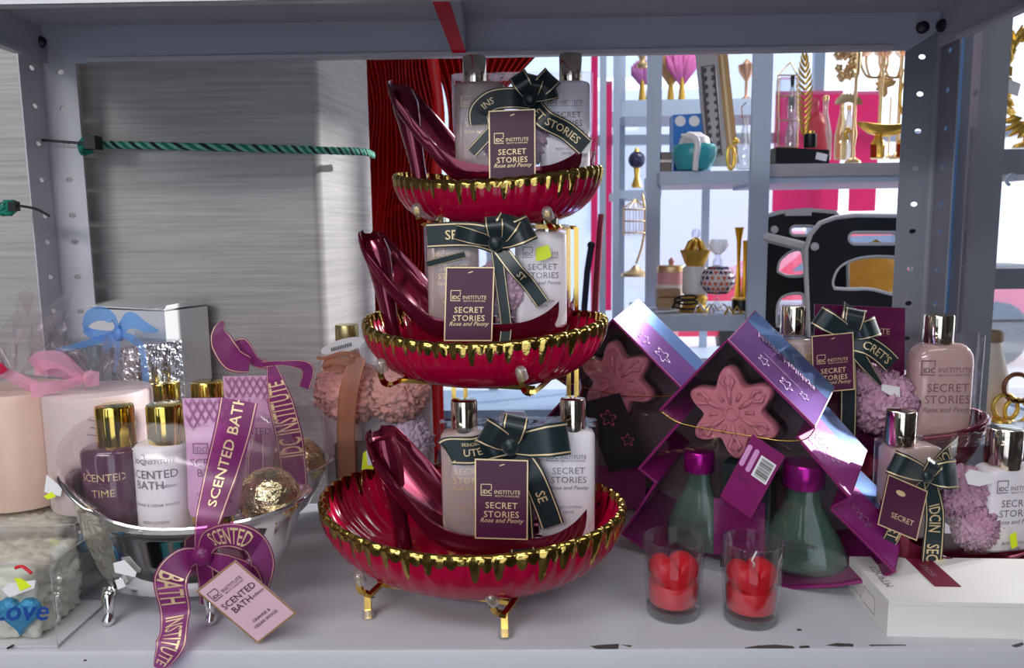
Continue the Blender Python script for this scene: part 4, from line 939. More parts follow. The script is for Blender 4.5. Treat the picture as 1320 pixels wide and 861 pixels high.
    printed([('b', -.36, -.86, -.10, -.68, .016), ('t', 'IDC', -.23, -.83, .12), ('t', 'INSTITUTE', .12, -.83, .11), ('t', 'SCENTED', -.02, -1.08, .19), ('t', 'BATH', -.08, -1.26, .19), ('t', 'HAND CREAM', -.05, -1.6, .09), ('t', 'ORANGE & CEDAR', -.05, -1.72, .07)],
            lambda x, y: p(192, -90, d) + Vector((x * w2 * .8, -.0155, y * w2 * .8))).build('lettering', mat('mauve_print', (112, 70, 104), .5), tb, 0)
    # gold foil ball
    MB().ico(p(259, 34, -.012), 38 * u, 4, lambda v: .05 * noise.noise(v * 4.5) + .03 * abs(noise.noise(v * 11)), (1, .9, .95)).build('foil_ball', foil, T, 60)
    # cellophane dome
    R = []
    for t, fa, fb in ((0, 1.0, 1.0), (.2, 1.02, 1.02), (.5, .98, .96), (.8, .86, .80), (1.0, .70, .55)):
        R.append([Vector((cx - a * .05 * t + a * fa * math.cos(q), bb * fb * math.sin(q), rz(math.cos(q)) + t * (p(0, -70).z - rz(math.cos(q))) + .003 * noise.noise(Vector((math.cos(q) * 5, math.sin(q) * 5, t * 4))))) for q in [2 * math.pi * i / 48 for i in range(48)]])
    MB().loft(R, False, cap1=False).build('cellophane', crinkle, T, 60)
    return T, p, u, bb
TB1, p1, u1, bb1 = tub_set('front silver bathtub gift set with purple bow and pink tag', (88, 606), 1.0, 0.815)
k1 = -bb1 - .006
prib(TB1, [(308, 516, -.046), (300, 555, -.052), (285, 610, -.056), (268, 670, k1 - .004), (258, 715, k1 - .008)], [46, 44, 40, 30, 12], purprib, goldprint, [('SCENTED BATH', 60, 19, True)], goldprint, inset=.05, ew=.02)
prib(TB1, [(312, 560, -.050), (296, 620, -.056), (276, 676, k1), (262, 714, k1 - .006)], [10, 14, 14, 10], purprib, goldprint, inset=.05, ew=.06)
prib(TB1, [(262, 716, k1 - .008), (238, 722, k1 - .018), (220, 748, k1 - .026), (226, 790, -.098), (220, 830, -.119), (204, 862, -.124)], [14, 30, 40, 36, 34, 12], purprib, goldprint, [('BATH', 58, 15, False), ('INSTITUTE', 118, 12, False)], goldprint, inset=.05, ew=.025)
prib(TB1, [(262, 716, k1 - .008), (272, 696, k1 - .020), (300, 690, k1 - .030), (326, 700, k1 - .028), (338, 724, k1 - .014), (334, 756, k1 - .002)], [14, 26, 30, 32, 30, 24], purprib, goldprint, [('SCENTED', 60, 13, False)], goldprint, inset=.05, ew=.03)
prib(TB1, [(262, 718, k1 - .006), (290, 728, k1 - .012), (318, 740, k1 - .010), (330, 762, k1 - .002)], [14, 28, 30, 20], purprib, goldprint, inset=.05, ew=.03)
MB().ico(TB1.at(261, 716, k1 - .010), 13 * u1, 2, None, (1, .7, 1)).build('bow_knot', purprib, TB1, 180)
prib(TB1, [(262, 720, k1), (266, 750, k1 + .004), (268, 780, k1 + .012)], 20, purprib, goldprint, inset=.05, ew=.03)
card(TB1, TB1.at(303, 722, k1 - .034), TB1.at(253, 762, k1 - .034), TB1.at(382, 790, k1 - .030), .0014, tagpink, mat('gold_card_edge', (190, 150, 90), .35, .5), [], None, bw=.03)
# the tag reads along its long side: lettering placed with its own frame
TLt, ex_t, ey_t = TB1.at(253, 762, k1 - .034), TB1.at(303, 722, k1 - .034) - TB1.at(253, 762, k1 - .034), TB1.at(333, 830, k1 - .030) - TB1.at(253, 762, k1 - .034)
nt_ = ex_t.cross(ey_t).normalized(); nt_ = nt_ if nt_.y < 0 else -nt_
tago = [o for o in bpy.data.objects if o.parent == TB1.o and o.name.startswith('tag')][0]
printed(BATH, lambda x, y: TLt + ex_t * x + ey_t * (-y / 1.62) + nt_ * .0006).build('lettering', darkprint, tago, 0)
sticker(TB1, [(146, 726), (160, 722), (176, 738), (174, 744), (148, 738)], -bb1 * .96, whites); sticker(TB1, [(148, 748), (158, 746), (162, 756), (152, 760)], -bb1 * .94, whites)

TB2, p2, u2, bb2 = tub_set('rear silver bathtub gift set with upright purple ribbon loop', (158, 566), 0.875, 1.01)
prib(TB2, [(322, 470, -.030), (300, 462, -.020), (285, 440, -.012), (282, 426, -.006), (288, 414, 0)], [20, 34, 30, 16, 4], purprib, goldprint, inset=.05, ew=.03)
prib(TB2, [(300, 452, -.012), (312, 446, -.004), (330, 466, -.020), (352, 472, -.036)], [8, 22, 14, 10], purprib, goldprint, inset=.05, ew=.04)
prib(TB2, [(338, 470, -.040), (365, 468, -.040), (396, 474, -.030), (392, 500, -.022)], [8, 6, 16, 14], purprib, goldprint, inset=.05, ew=.05)
prib(TB2, [(350, 472, -.048), (362, 520, -.052), (374, 570, -.050), (382, 640, -.062)], [12, 32, 34, 30], purprib, goldprint, [('IDC INSTITUTE', 66, 14, True)], goldprint, inset=.05, ew=.025)
prib(TB2, [(334, 560, -.05), (330, 590, -.058), (330, 630, -.066)], [10, 20, 22], purprib, goldprint, inset=.05, ew=.04)

# ================================================================== clear boxes and candles at the left
YS = 0.706; zt_ = ony(40, 728, YS).z
xr_ = onz(75, 838, 0).x
def soap_box(label, y0, full):
    wd, dp = 0.135, 0.098; sh_ = 0 if full else .035
    T = Thing('soap_rose_box', label, 'gift box', (xr_ - wd / 2 - .002 - sh_, y0 + .002, 0), 0, 'clear boxes of ivory soap')
    x0, x1 = -wd / 2, wd / 2
    MB().box((0, dp / 2, zt_ / 2 + .001), (wd, dp, zt_ - .002)).build('clear_box', pvc, T, 0)
    ed = MB()
    for (a, b) in (((x0, 0, 0), (x1, 0, 0)), ((x1, 0, 0), (x1, dp, 0)), ((x1, 0, 0), (x1, 0, zt_)), ((x0, 0, zt_), (x1, 0, zt_)), ((x1, 0, zt_), (x1, dp, zt_)), ((x1, dp, 0), (x1, dp, zt_))): ed.tube([Vector(a), Vector(b)], .0006, 4)
    ed.build('folded_edges', clear('pvc_fold', (235, 235, 232), .2, .6, .1, body=.25), T, 0)
    MB().box((0, dp / 2, .0015), (wd - .003, dp - .003, .002)).build('base_card', whites, T, 0)
    pt = MB(); q = Vector((0, 0, 0))
    so = MB().ico((-.006, dp * .5, zt_ * .48), .050, 5, lambda v: .95 * max(abs(v.x), abs(v.y), abs(v.z)) ** -.8 - 1 - .13 * (1 - abs(math.sin(9 * noise.noise(v * 4.0 + Vector((y0 * 9, 0, 0)))))) + .06 * noise.noise(v * 8), (1.16, .90, .86)).build('soap_roses', soapw, T, 180)
    if full:
        for i, xx in enumerate((-.045, -.025, -.006, .018)): MB().tube([Vector((xx, -.0008, .001)), Vector((xx + .006, -.0008, .004 if i % 2 else .002))], .0012, 4).build('black_dash', barprint, T, 0)
        c = T.at(24, 792, .006); hr = 30 * T.k; ring = []
        for i in range(32):
            t = 2 * math.pi * i / 32; ring.append((16 * math.sin(t) ** 3 / 17 * hr, (13 * math.cos(t) - 5 * math.cos(2 * t) - 2 * math.cos(3 * t) - math.cos(4 * t)) / 17 * hr))
        ho = MB().loft([[c + Vector((x * f_, y, z * f_)) for x, z in ring] for f_, y in ((.8, -.003), (1, 0), (1, .004), (.8, .006))]).build('blue_heart', bluep, T, 60)
        printed([('t', 'Love', .01, -.004, .030, dict(shear=.3, bold=.01))], lambda x, y: c + Vector((x - .008, -.0038, y))).build('lettering', mat('deep_blue_print', (20, 80, 170), .4), ho, 0)
        sticker(T, [(2, 760), (10, 752), (46, 748), (44, 758), (12, 770)], -.0012, whites); sticker(T, [(18, 745), (28, 746), (40, 756), (26, 762)], -.0018, yellow)
        MB().tube(spline([T.at(x, y, -.0005) for x, y in ((20, 732), (28, 730), (36, 735), (41, 739))], 4), .0016, 6).build('red_wax_stroke', wax_r, T, 180)
    else:
        MB().ico((wd / 2 - .012, dp * .4, zt_ * .6), .014, 3, None, (.3, 1, 1)).build('blue_heart', bluep, T, 180)
    return T
soap_box('clear box of ivory soap roses with blue Love heart, at the front', YS, True)
soap_box('clear box of ivory soap roses behind the Love heart box', YS + .102, False)
def pillar(label, pxl, pxr, ytop, ybot, m, rib, film_up, k2):
    b = onz((pxl + pxr) / 2, ybot, zt_); r = (pxr - pxl) / 2 * depth(b + Vector((0, .05, 0))) / F
    T = Thing('pillar_candle', label, 'candle', (b.x, b.y + r, zt_ + .001), 0, 'wrapped pillar candles'); h = T.at((pxl + pxr) / 2, ytop).z
    MB().lathe([(r * .97, 0), (r, .003), (r, h - .003), (r * .97, h), (r * .5, h), (.001, h - .001)], (0, 0, 0), 40).build('wax', m, T, 40)
    R = []; n = 60
    for (f_, z, rf) in ((1.02, .0, 0), (1.02, h * .5, .002), (1.03, h, .003), (.85, h + .005, .010), (.45, h + .010, .02), (.16, h + .014, .02), (.14, h + .020, .02), (.45, h + .035, .14), (.75, h + film_up * .75, .22), (.95, h + film_up, .28)):
        R.append([Vector((r * (f_ + rf * math.sin(9 * q + 4 * z * 20) + rf * .6 * math.sin(17 * q + 1)) * math.cos(q) + k2 * max(0, z - h - .02), r * (f_ + rf * math.sin(9 * q + 2)) * math.sin(q) * (.6 if z > h + .02 else 1), z + rf * .1 * math.sin(5 * q))) for q in [2 * math.pi * i / n for i in range(n)]])
    MB().loft(R, False).build('cellophane', crinkle, T, 60)
    return T, r, h
C2, r2, h2 = pillar('blush pillar candle in cellophane with pale pink bow', 40, 166, 502, 668, wax_w, pinkrib, .04, .3)
kn = C2.at(110, 488)
prib(C2, [(110, 488, -.012), (96, 478, -.018), (76, 464, -.022), (52, 466, -.020), (44, 474, -.012)], [10, 16, 22, 24, 20], pinkrib)
prib(C2, [(44, 474, -.010), (70, 476, -.006), (96, 486, -.008), (110, 488, -.010)], [20, 18, 12, 8], pinkrib)
prib(C2, [(110, 488, -.012), (84, 496, -.026), (60, 500, -.036), (40, 504, -.040)], [10, 12, 16, 20], pinkrib)
prib(C2, [(108, 490, -.014), (118, 488, -.016), (128, 488, -.014)], [18, 20, 16], pinkrib, name='bow_knot')
sticker(C2, [(57, 634), (60, 612), (70, 620), (80, 630), (78, 640)], -r2 * 1.05, whites); sticker(C2, [(56, 640), (66, 634), (72, 640), (62, 644)], -r2 * 1.06, yellow)
for yy in (541, 551, 560, 584): MB().tube([C2.at(112 + (yy % 7), yy, -r2 * 1.03), C2.at(126 + (yy % 5), yy + 2, -r2 * 1.03)], .0006, 4).build('ink_mark', greyprint, C2, 0)
C1, r1_, h1 = pillar('peach pillar candle in cellophane cut by the left edge', -72, 56, 500, 664, wax_p, pinkrib, .09, .1)
prib(C1, [(-40, 480, -.02), (-10, 476, -.03), (10, 482, -.02), (30, 492, -.02), (48, 500, -.03)], [10, 16, 14, 16, 18], pinkrib)
prib(C1, [(-20, 476, -.03), (-4, 474, -.034), (6, 480, -.03)], [14, 16, 10], mat('raspberry_ribbon', (190, 30, 70), .4), name='bow_knot')

# hidden carton carrying the glass box, the glass box itself and the white carton
cz_ = ony(176, 556, 1.0)
PC = Thing('plain_carton', 'plain low white carton under the ribbed glass box', 'box', (cz_.x - .03, 1.04, 0))
MB().box((0, 0, cz_.z / 2), (.13, .10, cz_.z - .001)).build('carton', boxgrey, PC, 0)
MB().box((0, 0, cz_.z - .0012), (.132, .03, .0008)).build('tape', clear('tape', (230, 210, 170), .1, .3, .2, body=.3), PC, 0)
GB = Thing('ribbed_glass_box', 'silver and ribbed glass box tied with a blue organza bow', 'gift box', (ony(164, 556, .985).x, .985, cz_.z + .0005), -33, None)
tl = GB.at(84, 444); hG = GB.at(164, 450).z; wG = -GB.at(84, 500).x; dG = .085
MB().box((-wG / 2, dG / 2, hG / 2), (wG - .003, dG - .003, hG - .002)).build('glass_body', clear('ribbed_glass', (232, 236, 240), .08, .5, .05, bump=(60, .6), body=.12, bodycol=(200, 205, 212)), GB, 0)
for i in range(9): MB().tube([Vector((-wG + .006 + i * .0045, -.001, hG * .12)), Vector((-wG + .006 + i * .0045, -.001, hG * .92))], .0014, 6).build('glass_rib', glass, GB, 60)
MB().box((.0008, dG / 2, hG / 2), (.0016, dG, hG)).build('silver_side', silver, GB, 0)
MB().box((-.012, -.0008, hG / 2), (.024, .0016, hG)).build('silver_edge', silver, GB, 0)
MB().box((-wG / 2, dG / 2, hG), (wG, dG, .0015)).build('lid', clear('lid_film', (235, 240, 245), .08, .5, .06, bump=(30, .6), body=.1), GB, 0)
for i in range(3): MB().tube([Vector((.003, dG * (.3 + .22 * i), hG * .1)), Vector((.003, dG * (.3 + .22 * i), hG * .75)), Vector((.003, dG * (.34 + .22 * i), hG * .9))], .0022, 6).build('silver_column', chrome, GB, 180)
prib(GB, [(152, 430, -.01), (128, 438, -.004), (100, 446, -.004), (72, 452, -.002)], [10, 10, 8, 7], bluerib)
prib(GB, [(152, 428, -.012), (146, 412, -.02), (130, 404, -.022), (114, 410, -.016), (108, 424, -.01)], [12, 16, 18, 18, 12], bluerib, name='bow_loop')
prib(GB, [(108, 424, -.008), (118, 430, -.004), (136, 432, -.006), (152, 430, -.01)], [12, 14, 12, 8], bluerib, name='bow_loop')
prib(GB, [(154, 428, -.012), (164, 414, -.014), (174, 414, -.012), (188, 422, -.006), (204, 427, .004)], [14, 20, 20, 14, 3], bluerib, name='bow_loop')
prib(GB, [(152, 432, -.012), (142, 440, -.016), (134, 452, -.014)], [10, 14, 12], bluerib); prib(GB, [(153, 434, -.012), (151, 448, -.018), (150, 466, -.014), (147, 480, -.012)], [10, 14, 10, 4], bluerib)
prib(GB, [(156, 430, -.014), (172, 438, -.012), (182, 448, -.008), (187, 480, -.006), (189, 520, -.006), (188, 545, -.006)], [8, 12, 14, 14, 14, 12], bluerib)
MB().ico(GB.at(153, 430, -.014), 9 * GB.k, 2, None, (1, .7, 1.1)).build('bow_knot', bluerib, GB, 180)

WC = Thing('white_carton', 'upright white carton with open lid against the grey panel', 'box', (ony(226, 600, 1.065).x, 1.065, 0), -22)
hW = WC.at(226, 402).z; wW = -WC.at(121, 500).x; dW = .080
MB().prism([(0, 0, 0), (0, 0, hW), (-wW, 0, hW), (-wW, 0, 0)], (0, dW, 0)).build('carton_body', boxgrey, WC, 0)
MB().prism([(.0, -.001, hW + .001), (-.003, dW, hW + .004), (-wW, dW, hW + .011), (-wW, -.001, hW + .003)], (0, 0, .002)).build('lid_flap', boxgrey, WC, 0)
MB().prism([(0, 0, hW + .0005), (-.05, 0, hW + .0035), (-wW * .9, 0, hW + .0005)], (0, .003, 0)).build('lid_gap_shade', gap_shade, WC, 0)  # dark sliver painted in for the shade under the lid
MB().prism([(.0006, 0, hW + .003), (.0006, dW, hW + .003), (.0006, dW, hW + .012), (.0006, .004, hW + .008)], (-.0012, 0, 0)).build('side_flap', boxgrey, WC, 0)

# ================================================================== puff gift set by the grey panel
PS = Thing('bath_puff_set', 'salmon bath puff gift bag with copper ribbon left of the bowls', 'gift set', (ony(487, 660, 1.055).x, 1.055, 0))
pbottle(PS, (424, 444, 472, 655), (433, 418, 463, 444), mat('clear_amber_bottle', (200, 190, 186), .2, coat=.5), .016, .022, items=[], capm=mat('dull_gold_cap', (176, 160, 110), .3, .9))
puff(PS.at(452, 505, -.004), 50 * PS.k, 'bath_puff', puff_p, PS, 8, (1, .6, .85)); puff(PS.at(510, 507, -.002), 46 * PS.k, 'bath_puff', puff_p, PS, 2, (1, .6, .9))
puff(PS.at(528, 570, .004), 34 * PS.k, 'bath_puff', mat('pale_lilac_netting', (206, 190, 214), .8, bump=(260, .8)), PS, 1, (1, .6, 1.2))
MB().box(PS.at(480, 592, .0), (.10, .02, .05)).build('dark_label_card', mat('olive_grey_card', (96, 84, 80), .5), PS, 0)
printed([('t', 'IT', 0, 0, .014), ('t', 'BATH', .02, -.012, .007)], lambda x, y: PS.at(508, 592, -.0112) + Vector((x, 0, y))).build('lettering', whiteprint, PS, 0)
MB().prism([PS.at(x, y, .034) for x, y in ((548, 470), (555, 470), (562, 650), (425, 650), (425, 470))], (0, .002, 0)).build('white_backing_card', whites, PS, 0)
sleeve(PS, 424, 452, 556, 655, .034, m=crinkle)
for (d_, wd) in ((-.040, 22),): prib(PS, [(462, 460, d_), (450, 500, d_ - .006), (446, 550, d_ - .006), (447, 620, d_)], [18, wd, wd, wd], beigerib, copperedge, inset=.02, ew=.05)
prib(PS, [(466, 460, -.038), (446, 466, -.044), (426, 466, -.044), (420, 474, -.040), (440, 474, -.036), (464, 462, -.036)], [5, 9, 10, 8, 8, 5], beigerib, copperedge, inset=.02, ew=.08, name='bow_loop')
prib(PS, [(464, 458, -.038), (440, 456, -.036), (420, 462, -.034), (408, 461, -.03)], [5, 6, 5, 3], beigerib, copperedge, name='bow_tail')
c = PS.at(442, 446, -.03); MB().add([c + Vector((27 * PS.k * math.cos(a) , -.004 * math.sin(a), 9 * PS.k * math.sin(a) + 7 * PS.k * math.cos(a))) for a in [i * math.pi / 14 for i in range(28)]], [tuple(range(28))]).build('barcode_disc', whites, PS, 0)
printed([('r', -.016 + i * .0024, -.003, -.0148 + i * .0024, .003) for i in range(12)], lambda x, y: c + Vector((x, -.0008, y + x * .26))).build('barcode', barprint, PS, 0)
sticker(PS, [(466, 606), (468, 584), (476, 578), (487, 590), (486, 606)], -.036, yellow); sticker(PS, [(472, 582), (480, 570), (484, 580), (486, 598), (474, 600)], -.0368, whites)

# ================================================================== what stands behind: the second shelving unit by the window
BGY = 2.1
zS = ony(1080, 212, 1.98).z                    # its middle shelf
zLo = ony(900, 402, 2.05).z                    # its lower shelf
plast = mat('shelf_film_cover', (176, 172, 178), 0.25)
RU = Thing('shelving_unit', 'pale metal shelving unit of ornaments between the stand and the window', 'shelving unit', (0.6, 2.1, ZF))
RU.R = Matrix.Identity(3)
def rbox(px0, px1, z0, z1, Y0, Y1, name, m, T=RU):
    x0, x1 = ony(px0, 300, Y0).x - T.loc.x, ony(px1, 300, Y0).x - T.loc.x
    return MB().box(((x0 + x1) / 2, (Y0 + Y1) / 2 - T.loc.y, (z0 + z1) / 2 - T.loc.z), (x1 - x0, Y1 - Y0, z1 - z0)).build(name, m, T, 0)
rbox(966, 990, ZF, 1.4, 1.90, 1.915, 'post', steel_bl); rbox(833, 851, ZF, 1.4, 2.20, 2.215, 'post', steel_bl)
for px in (773, 790): rbox(px, px + 8, ZF, 1.5, 2.9, 2.91, 'post', steel_bl)
rbox(850, 1000, zS - .035, zS, 2.14, 2.42, 'shelf', steel_bl); rbox(990, 1240, zS - .045, zS, 1.96, 2.30, 'shelf', steel_bl)
rbox(990, 1240, zS - .030, zS + .001, 1.952, 1.96, 'shelf_edge_cover', plast)
rbox(840, 1240, zLo - .04, zLo, 1.96, 2.36, 'shelf', steel_bl)
zH = ony(880, 128, 3.0).z
FU = Thing('shelving_unit', 'far pale blue shelving of feathers and lanterns by the shop window', 'shelving unit', (0.7, 3.1, ZF)); FU.R = Matrix.Identity(3)
rbox(800, 990, zH - .06, zH, 3.0, 3.3, 'shelf', steel_bl, FU); rbox(796, 852, ony(820, 245, 3.0).z - .03, ony(820, 245, 3.0).z, 3.0, 3.3, 'shelf', steel_bl, FU)
rbox(860, 1000, ony(820, 300, 3.0).z - 1.2, ony(820, 330, 3.0).z - .4, 3.0, 3.3, 'plinth', steel_bl, FU)
for px in (796, 905): rbox(px, px + 9, ZF, 1.5, 3.28, 3.3, 'post', steel_bl, FU)
ZFAR = {3.0: zH}
def bgt(name, label, cat, px, Y, z, yaw=0, group=None): return Thing(name, label, cat, (ony(px, 300, Y).x, Y, z), yaw, group)
def lath(T, prof, name, m, n=20, sy=1.0, dx=0.0, smooth=40):
    """prof: (half width in px, pixel row) from the bottom up"""
    px0 = 660; vals = []
    for r, y in prof:
        vals.append((max(r, .05) * T.k, (T.zrow(y))))
    return MB().lathe(vals, (dx * T.k, 0, 0), n, 1, sy).build(name, m, T, smooth)
def zrow(T, y, px=None):
    q = T.loc; px = px or 1000
    # row of pixels to local height at this thing's distance, measured at its own column
    c = RC.transposed() @ (q - CAM); col = 660 + F * c.x / -c.z
    return T.at(col, y).z
Thing.zrow = zrow
goldb = mat('bright_gold', (238, 192, 88), 0.3, 0.75); goldl = mat('champagne_gold', (232, 200, 152), 0.35, 0.7)
# --- right bay, middle shelf
t = bgt('black_box', 'small black box with white label on the rear shelf', 'box', 1028, 2.0, zS)
MB().prism([t.at(1000, 190), t.at(1069, 193), t.at(1069, 211), t.at(1000, 211)], (0, .10, 0)).build('carton', blackp, t, 0); MB().prism([t.at(x, y, -.001) for x, y in ((1053, 196), (1067, 199), (1065, 208), (1051, 205))], (0, .0008, 0)).build('price_label', whites, t, 0)
zB = zS + t.zrow(191)
t = bgt('glass_lantern', 'faceted glass lantern with gold frame on the black box', 'lantern', 1015, 2.05, zB)
fr = MB()
for x in (1003, 1028):
    for d in (0, .04): fr.tube([t.at(x, 190, d), t.at(x, 97, d), t.at(1019, 80, .02)], .002, 5)
for y in (190, 155, 124, 97): fr.tube([t.at(1003, y), t.at(1028, y), t.at(1028, y, .04), t.at(1003, y, .04)], .0018, 5, closed=True)
fr.build('frame', goldl, t, 0); MB().box(t.at(1015, 145, .02), (.05, .038, .17)).build('pane', glass, t, 0)
lath(t, [(6, 190), (6, 170), (3, 160), (5, 140), (4, 124), (2, 110)], 'candle_holder', clear('bg_glass', (230, 230, 235), .1, .5, .05, body=.2)); lath(t, [(2, 141), (4, 134), (4, 125), (1, 124)], 'black_cup', blackp); lath(t, [(2, 112), (2.5, 100), (2.5, 98)], 'black_cap', blackp)
t = bgt('gold_feather', 'tall gold metal feather standing beside the glass lantern', 'ornament', 1036, 2.06, zB)
lath(t, [(4, 190), (3, 186), (1, 182), (1, 150)], 'stem', goldb); 
for i in range(14):
    y = 176 - i * 7.5; w_ = 9 * math.sin(math.pi * min(1, (i + 1.5) / 15)) + 2
    for sg in (-1, 1): MB().tube([t.at(1037 + .12 * (170 - y) * .1, y), t.at(1037 + sg * w_ * .7, y - 7, -.004), t.at(1037 + sg * w_, y - 14, -.002)], [.003, .004, .001], 5, flat=.4).build('barb', goldb, t, 60)
t = bgt('pink_figure', 'raspberry pink seated figure silhouette behind the black candle', 'figurine', 1052, 2.12, zS)
MB().loft([[t.at(x0, y) + Vector((0, dy, 0)) for x0, dy in ((a, 0), ((a + b) / 2, -.018), (b, 0), ((a + b) / 2, .018))] for y, a, b in ((205, 1036, 1068), (190, 1036, 1066), (172, 1035, 1064), (160, 1040, 1064), (148, 1046, 1061), (142, 1049, 1054), (134, 1047, 1056), (127, 1049, 1055))]).build('figure', mat('raspberry', (206, 70, 96), .4), t, 70)
t = bgt('black_candle', 'short black candle with gold lip on the black box', 'candle', 1040, 2.02, zB); lath(t, [(7.5, 190), (8, 189), (8, 173), (6, 172)], 'wax', blackp); lath(t, [(5, 172), (5, 169), (3, 169)], 'gold_lip', goldb)
for i, (px, w_, top, mm) in enumerate(((1058, 9, 130, 'white_bottle_glass'), (1079, 8, 128, 'gold_bottle_glass'), (1088, 7, 142, 'pale_bottle_glass'))):
    t = bgt('glass_bottle', ['milky glass bottle behind the pink figure', 'golden glass bottle left of the floral candlestick', 'pale glass bottle just behind the floral candlestick'][i], 'bottle', px, 2.14, zS, 0, 'bottles on the rear shelf')
    lath(t, [(w_ * .9, 206), (w_, 203), (w_, 175), (w_ * .5, 152), (w_ * .35, 145), (w_ * .35, top + 4), (w_ * .42, top)], 'bottle', clear(mm, (240, 228, 200) if i == 1 else (236, 236, 240), .1, .5, .06, body=.35, bodycol=((222, 196, 130), (230, 226, 220))[i != 1])); lath(t, [(w_ * .42, top), (w_ * .42, top - 6), (w_ * .2, top - 7)], 'stopper', goldl)
t = bgt('floral_candlestick', 'ornate gold candlestick with leaf fan and flower clusters', 'candlestick', 1095, 2.02, zS)
lath(t, [(10, 210), (9, 207), (3, 203), (2, 190), (4, 172), (2, 160), (2, 100), (4, 96), (5, 70), (4, 50)], 'stem', goldl)
for i in range(12):
    a = rad(180 * i / 11); MB().tube([t.at(1094, 130), t.at(1094 + 14 * math.cos(a), 128 - 8 * math.sin(a) + 4), t.at(1094 + 18 * math.cos(a), 128 - 14 * math.sin(a) + 6)], [.003, .006, .002], 5, flat=.4).build('leaf', goldl, t, 60)
rr = random.Random(5)
for i in range(16): MB().ico(t.at(1090 + rr.uniform(-9, 12), rr.uniform(62, 100), rr.uniform(-.02, .02)), rr.uniform(.008, .013), 2, lambda v: .25 * math.sin(6 * v.x + 5 * v.z)).build('flower', goldl, t, 180)
for i in range(5): MB().ico(t.at(1094 + rr.uniform(-4, 4), 166 + i * 3), .006, 1).build('bead', goldb, t, 180)
for i, (px, lab) in enumerate(((1127, 'gold candelabrum with glass cups nearer the candlestick'), (1151, 'gold candelabrum with glass cups nearest the right post'))):
    t = bgt('candelabrum', lab, 'candelabrum', px, 2.10 + .04 * i, zS, 0, 'candelabra on the rear shelf')
    lath(t, [(9, 205), (8, 202), (2.2, 196), (2.2, 100), (3.5, 96), (2, 90), (2, 60)], 'stem', goldl)
    for sg in (-1, 1):
        for dd in (.6, 1.0):
            MB().tube(spline([t.at(px, 100), t.at(px + sg * 10 * dd, 98), t.at(px + sg * 17 * dd, 84), t.at(px + sg * 17 * dd, 72)], 5), .0032, 6).build('arm', goldl, t, 180)
            q = t.at(px + sg * 17 * dd, 74); MB().lathe([(.004, 0), (.014, .01), (.018, .03), (.017, .05)], q, 14, cap=False).build('glass_cup', clear('cup_glass', (250, 225, 205), .12, .6, .05, body=.12), t, 60)
t = bgt('leaf_ornament', 'gold monstera leaf ornament between the candelabra', 'ornament', 1140, 2.2, zS)
lath(t, [(6, 204), (5, 202), (1, 198), (1, 125)], 'stem', goldl)
for i in range(9): 
    a = rad(20 + i * 30); MB().tube([t.at(1142, 112), t.at(1142 + 9 * math.cos(a), 110 - 10 * math.sin(a)), t.at(1142 + 14 * math.cos(a), 110 - 16 * math.sin(a))], [.004, .009, .002], 5, flat=.25).build('leaf_lobe', goldl, t, 60)
t = bgt('boat_dish', 'glossy gold boat-shaped dish on short gold feet', 'dish', 1142, 2.0, zS)
R = []
for i in range(24):
    q = 2 * math.pi * i / 24; R.append((math.cos(q), math.sin(q)))
cD = t.at(1142, 168); kk = t.k
MB().loft([[cD + Vector((x * w_ * kk, y * w_ * .4 * kk, z + .012 * abs(x) ** 2 * (w_ / 38))) for x, y in R] for w_, z in ((10, -.016), (24, -.012), (34, 0), (38, .010), (36, .011), (22, -.006), (4, -.010))]).build('dish', goldb, t, 60)
for px in (1126, 1160): lath(t, [(8, 204), (9, 203), (9, 184), (6, 180), (3, 172)], 'foot', goldb, 8, dx=px - 1142); MB().prism([t.at(px + x, y, -.020) for x, y in ((-4, 186), (4, 186), (4, 203), (-4, 203))], (0, .002, 0)).build('amber_panel', mat('amber_panel', (170, 50, 20), .3), t, 0)
MB().tube([t.at(1168 + 8 * math.cos(a), 128 + 22 * math.sin(a)) for a in [i * math.pi / 10 for i in range(20)]], .004, 6, closed=True).build('ring_handle', goldb, t, 180)
# --- left bay, middle shelf
t = bgt('blue_box', 'bright blue box with white roundels behind the teal jug', 'box', 888, 2.26, zS)
MB().prism([t.at(868, 148), t.at(908, 146), t.at(908, 222), t.at(868, 222)], (0, .06, 0)).build('carton', mat('bright_blue_card', (44, 118, 200), .4), t, 0)
for px in (877, 895): MB().prism([t.at(px + 7 * math.cos(a), 156 + 7 * math.sin(a), -.001) for a in [i * math.pi / 8 for i in range(16)]], (0, .0008, 0)).build('roundel', whites, t, 0)
t = bgt('teal_jug', 'round teal jug with broad white handle on the rear shelf', 'jug', 893, 2.18, zS)
lath(t, [(14, 221), (20, 219), (27, 205), (28, 192), (25, 187), (23, 187), (24, 200), (4, 212)], 'bowl', mat('teal_ceramic', (60, 160, 172), .3)); 
hb = MB(); hb.tube(spline([t.at(x, y, -.060) for x, y in ((896, 220), (897, 204), (899, 186), (893, 176), (878, 174))], 5), [.008] * 6 + [.009] * 6 + [.011] * 6 + [.004] * 3, 8, flat=.5); hb.build('handle', mat('white_ceramic', (222, 216, 218), .35), t, 180)
lath(t, [(20, 186), (18, 178), (8, 171), (2, 170)], 'lid', mat('white_ceramic_lid', (222, 216, 218), .35))
t = bgt('carved_frame', 'carved silver grey picture frame leaning on the rear shelf', 'frame', 918, 2.24, zS)
P_ = [(898, 66), (924, 62), (938, 214), (912, 214)]; fr_, n_ = [t.at(*q) for q in P_], None
MB().prism(fr_, (0, .02, 0)).build('frame_board', mat('silver_grey_wood', (168, 162, 164), .5, bump=(60, .6)), t, 0)
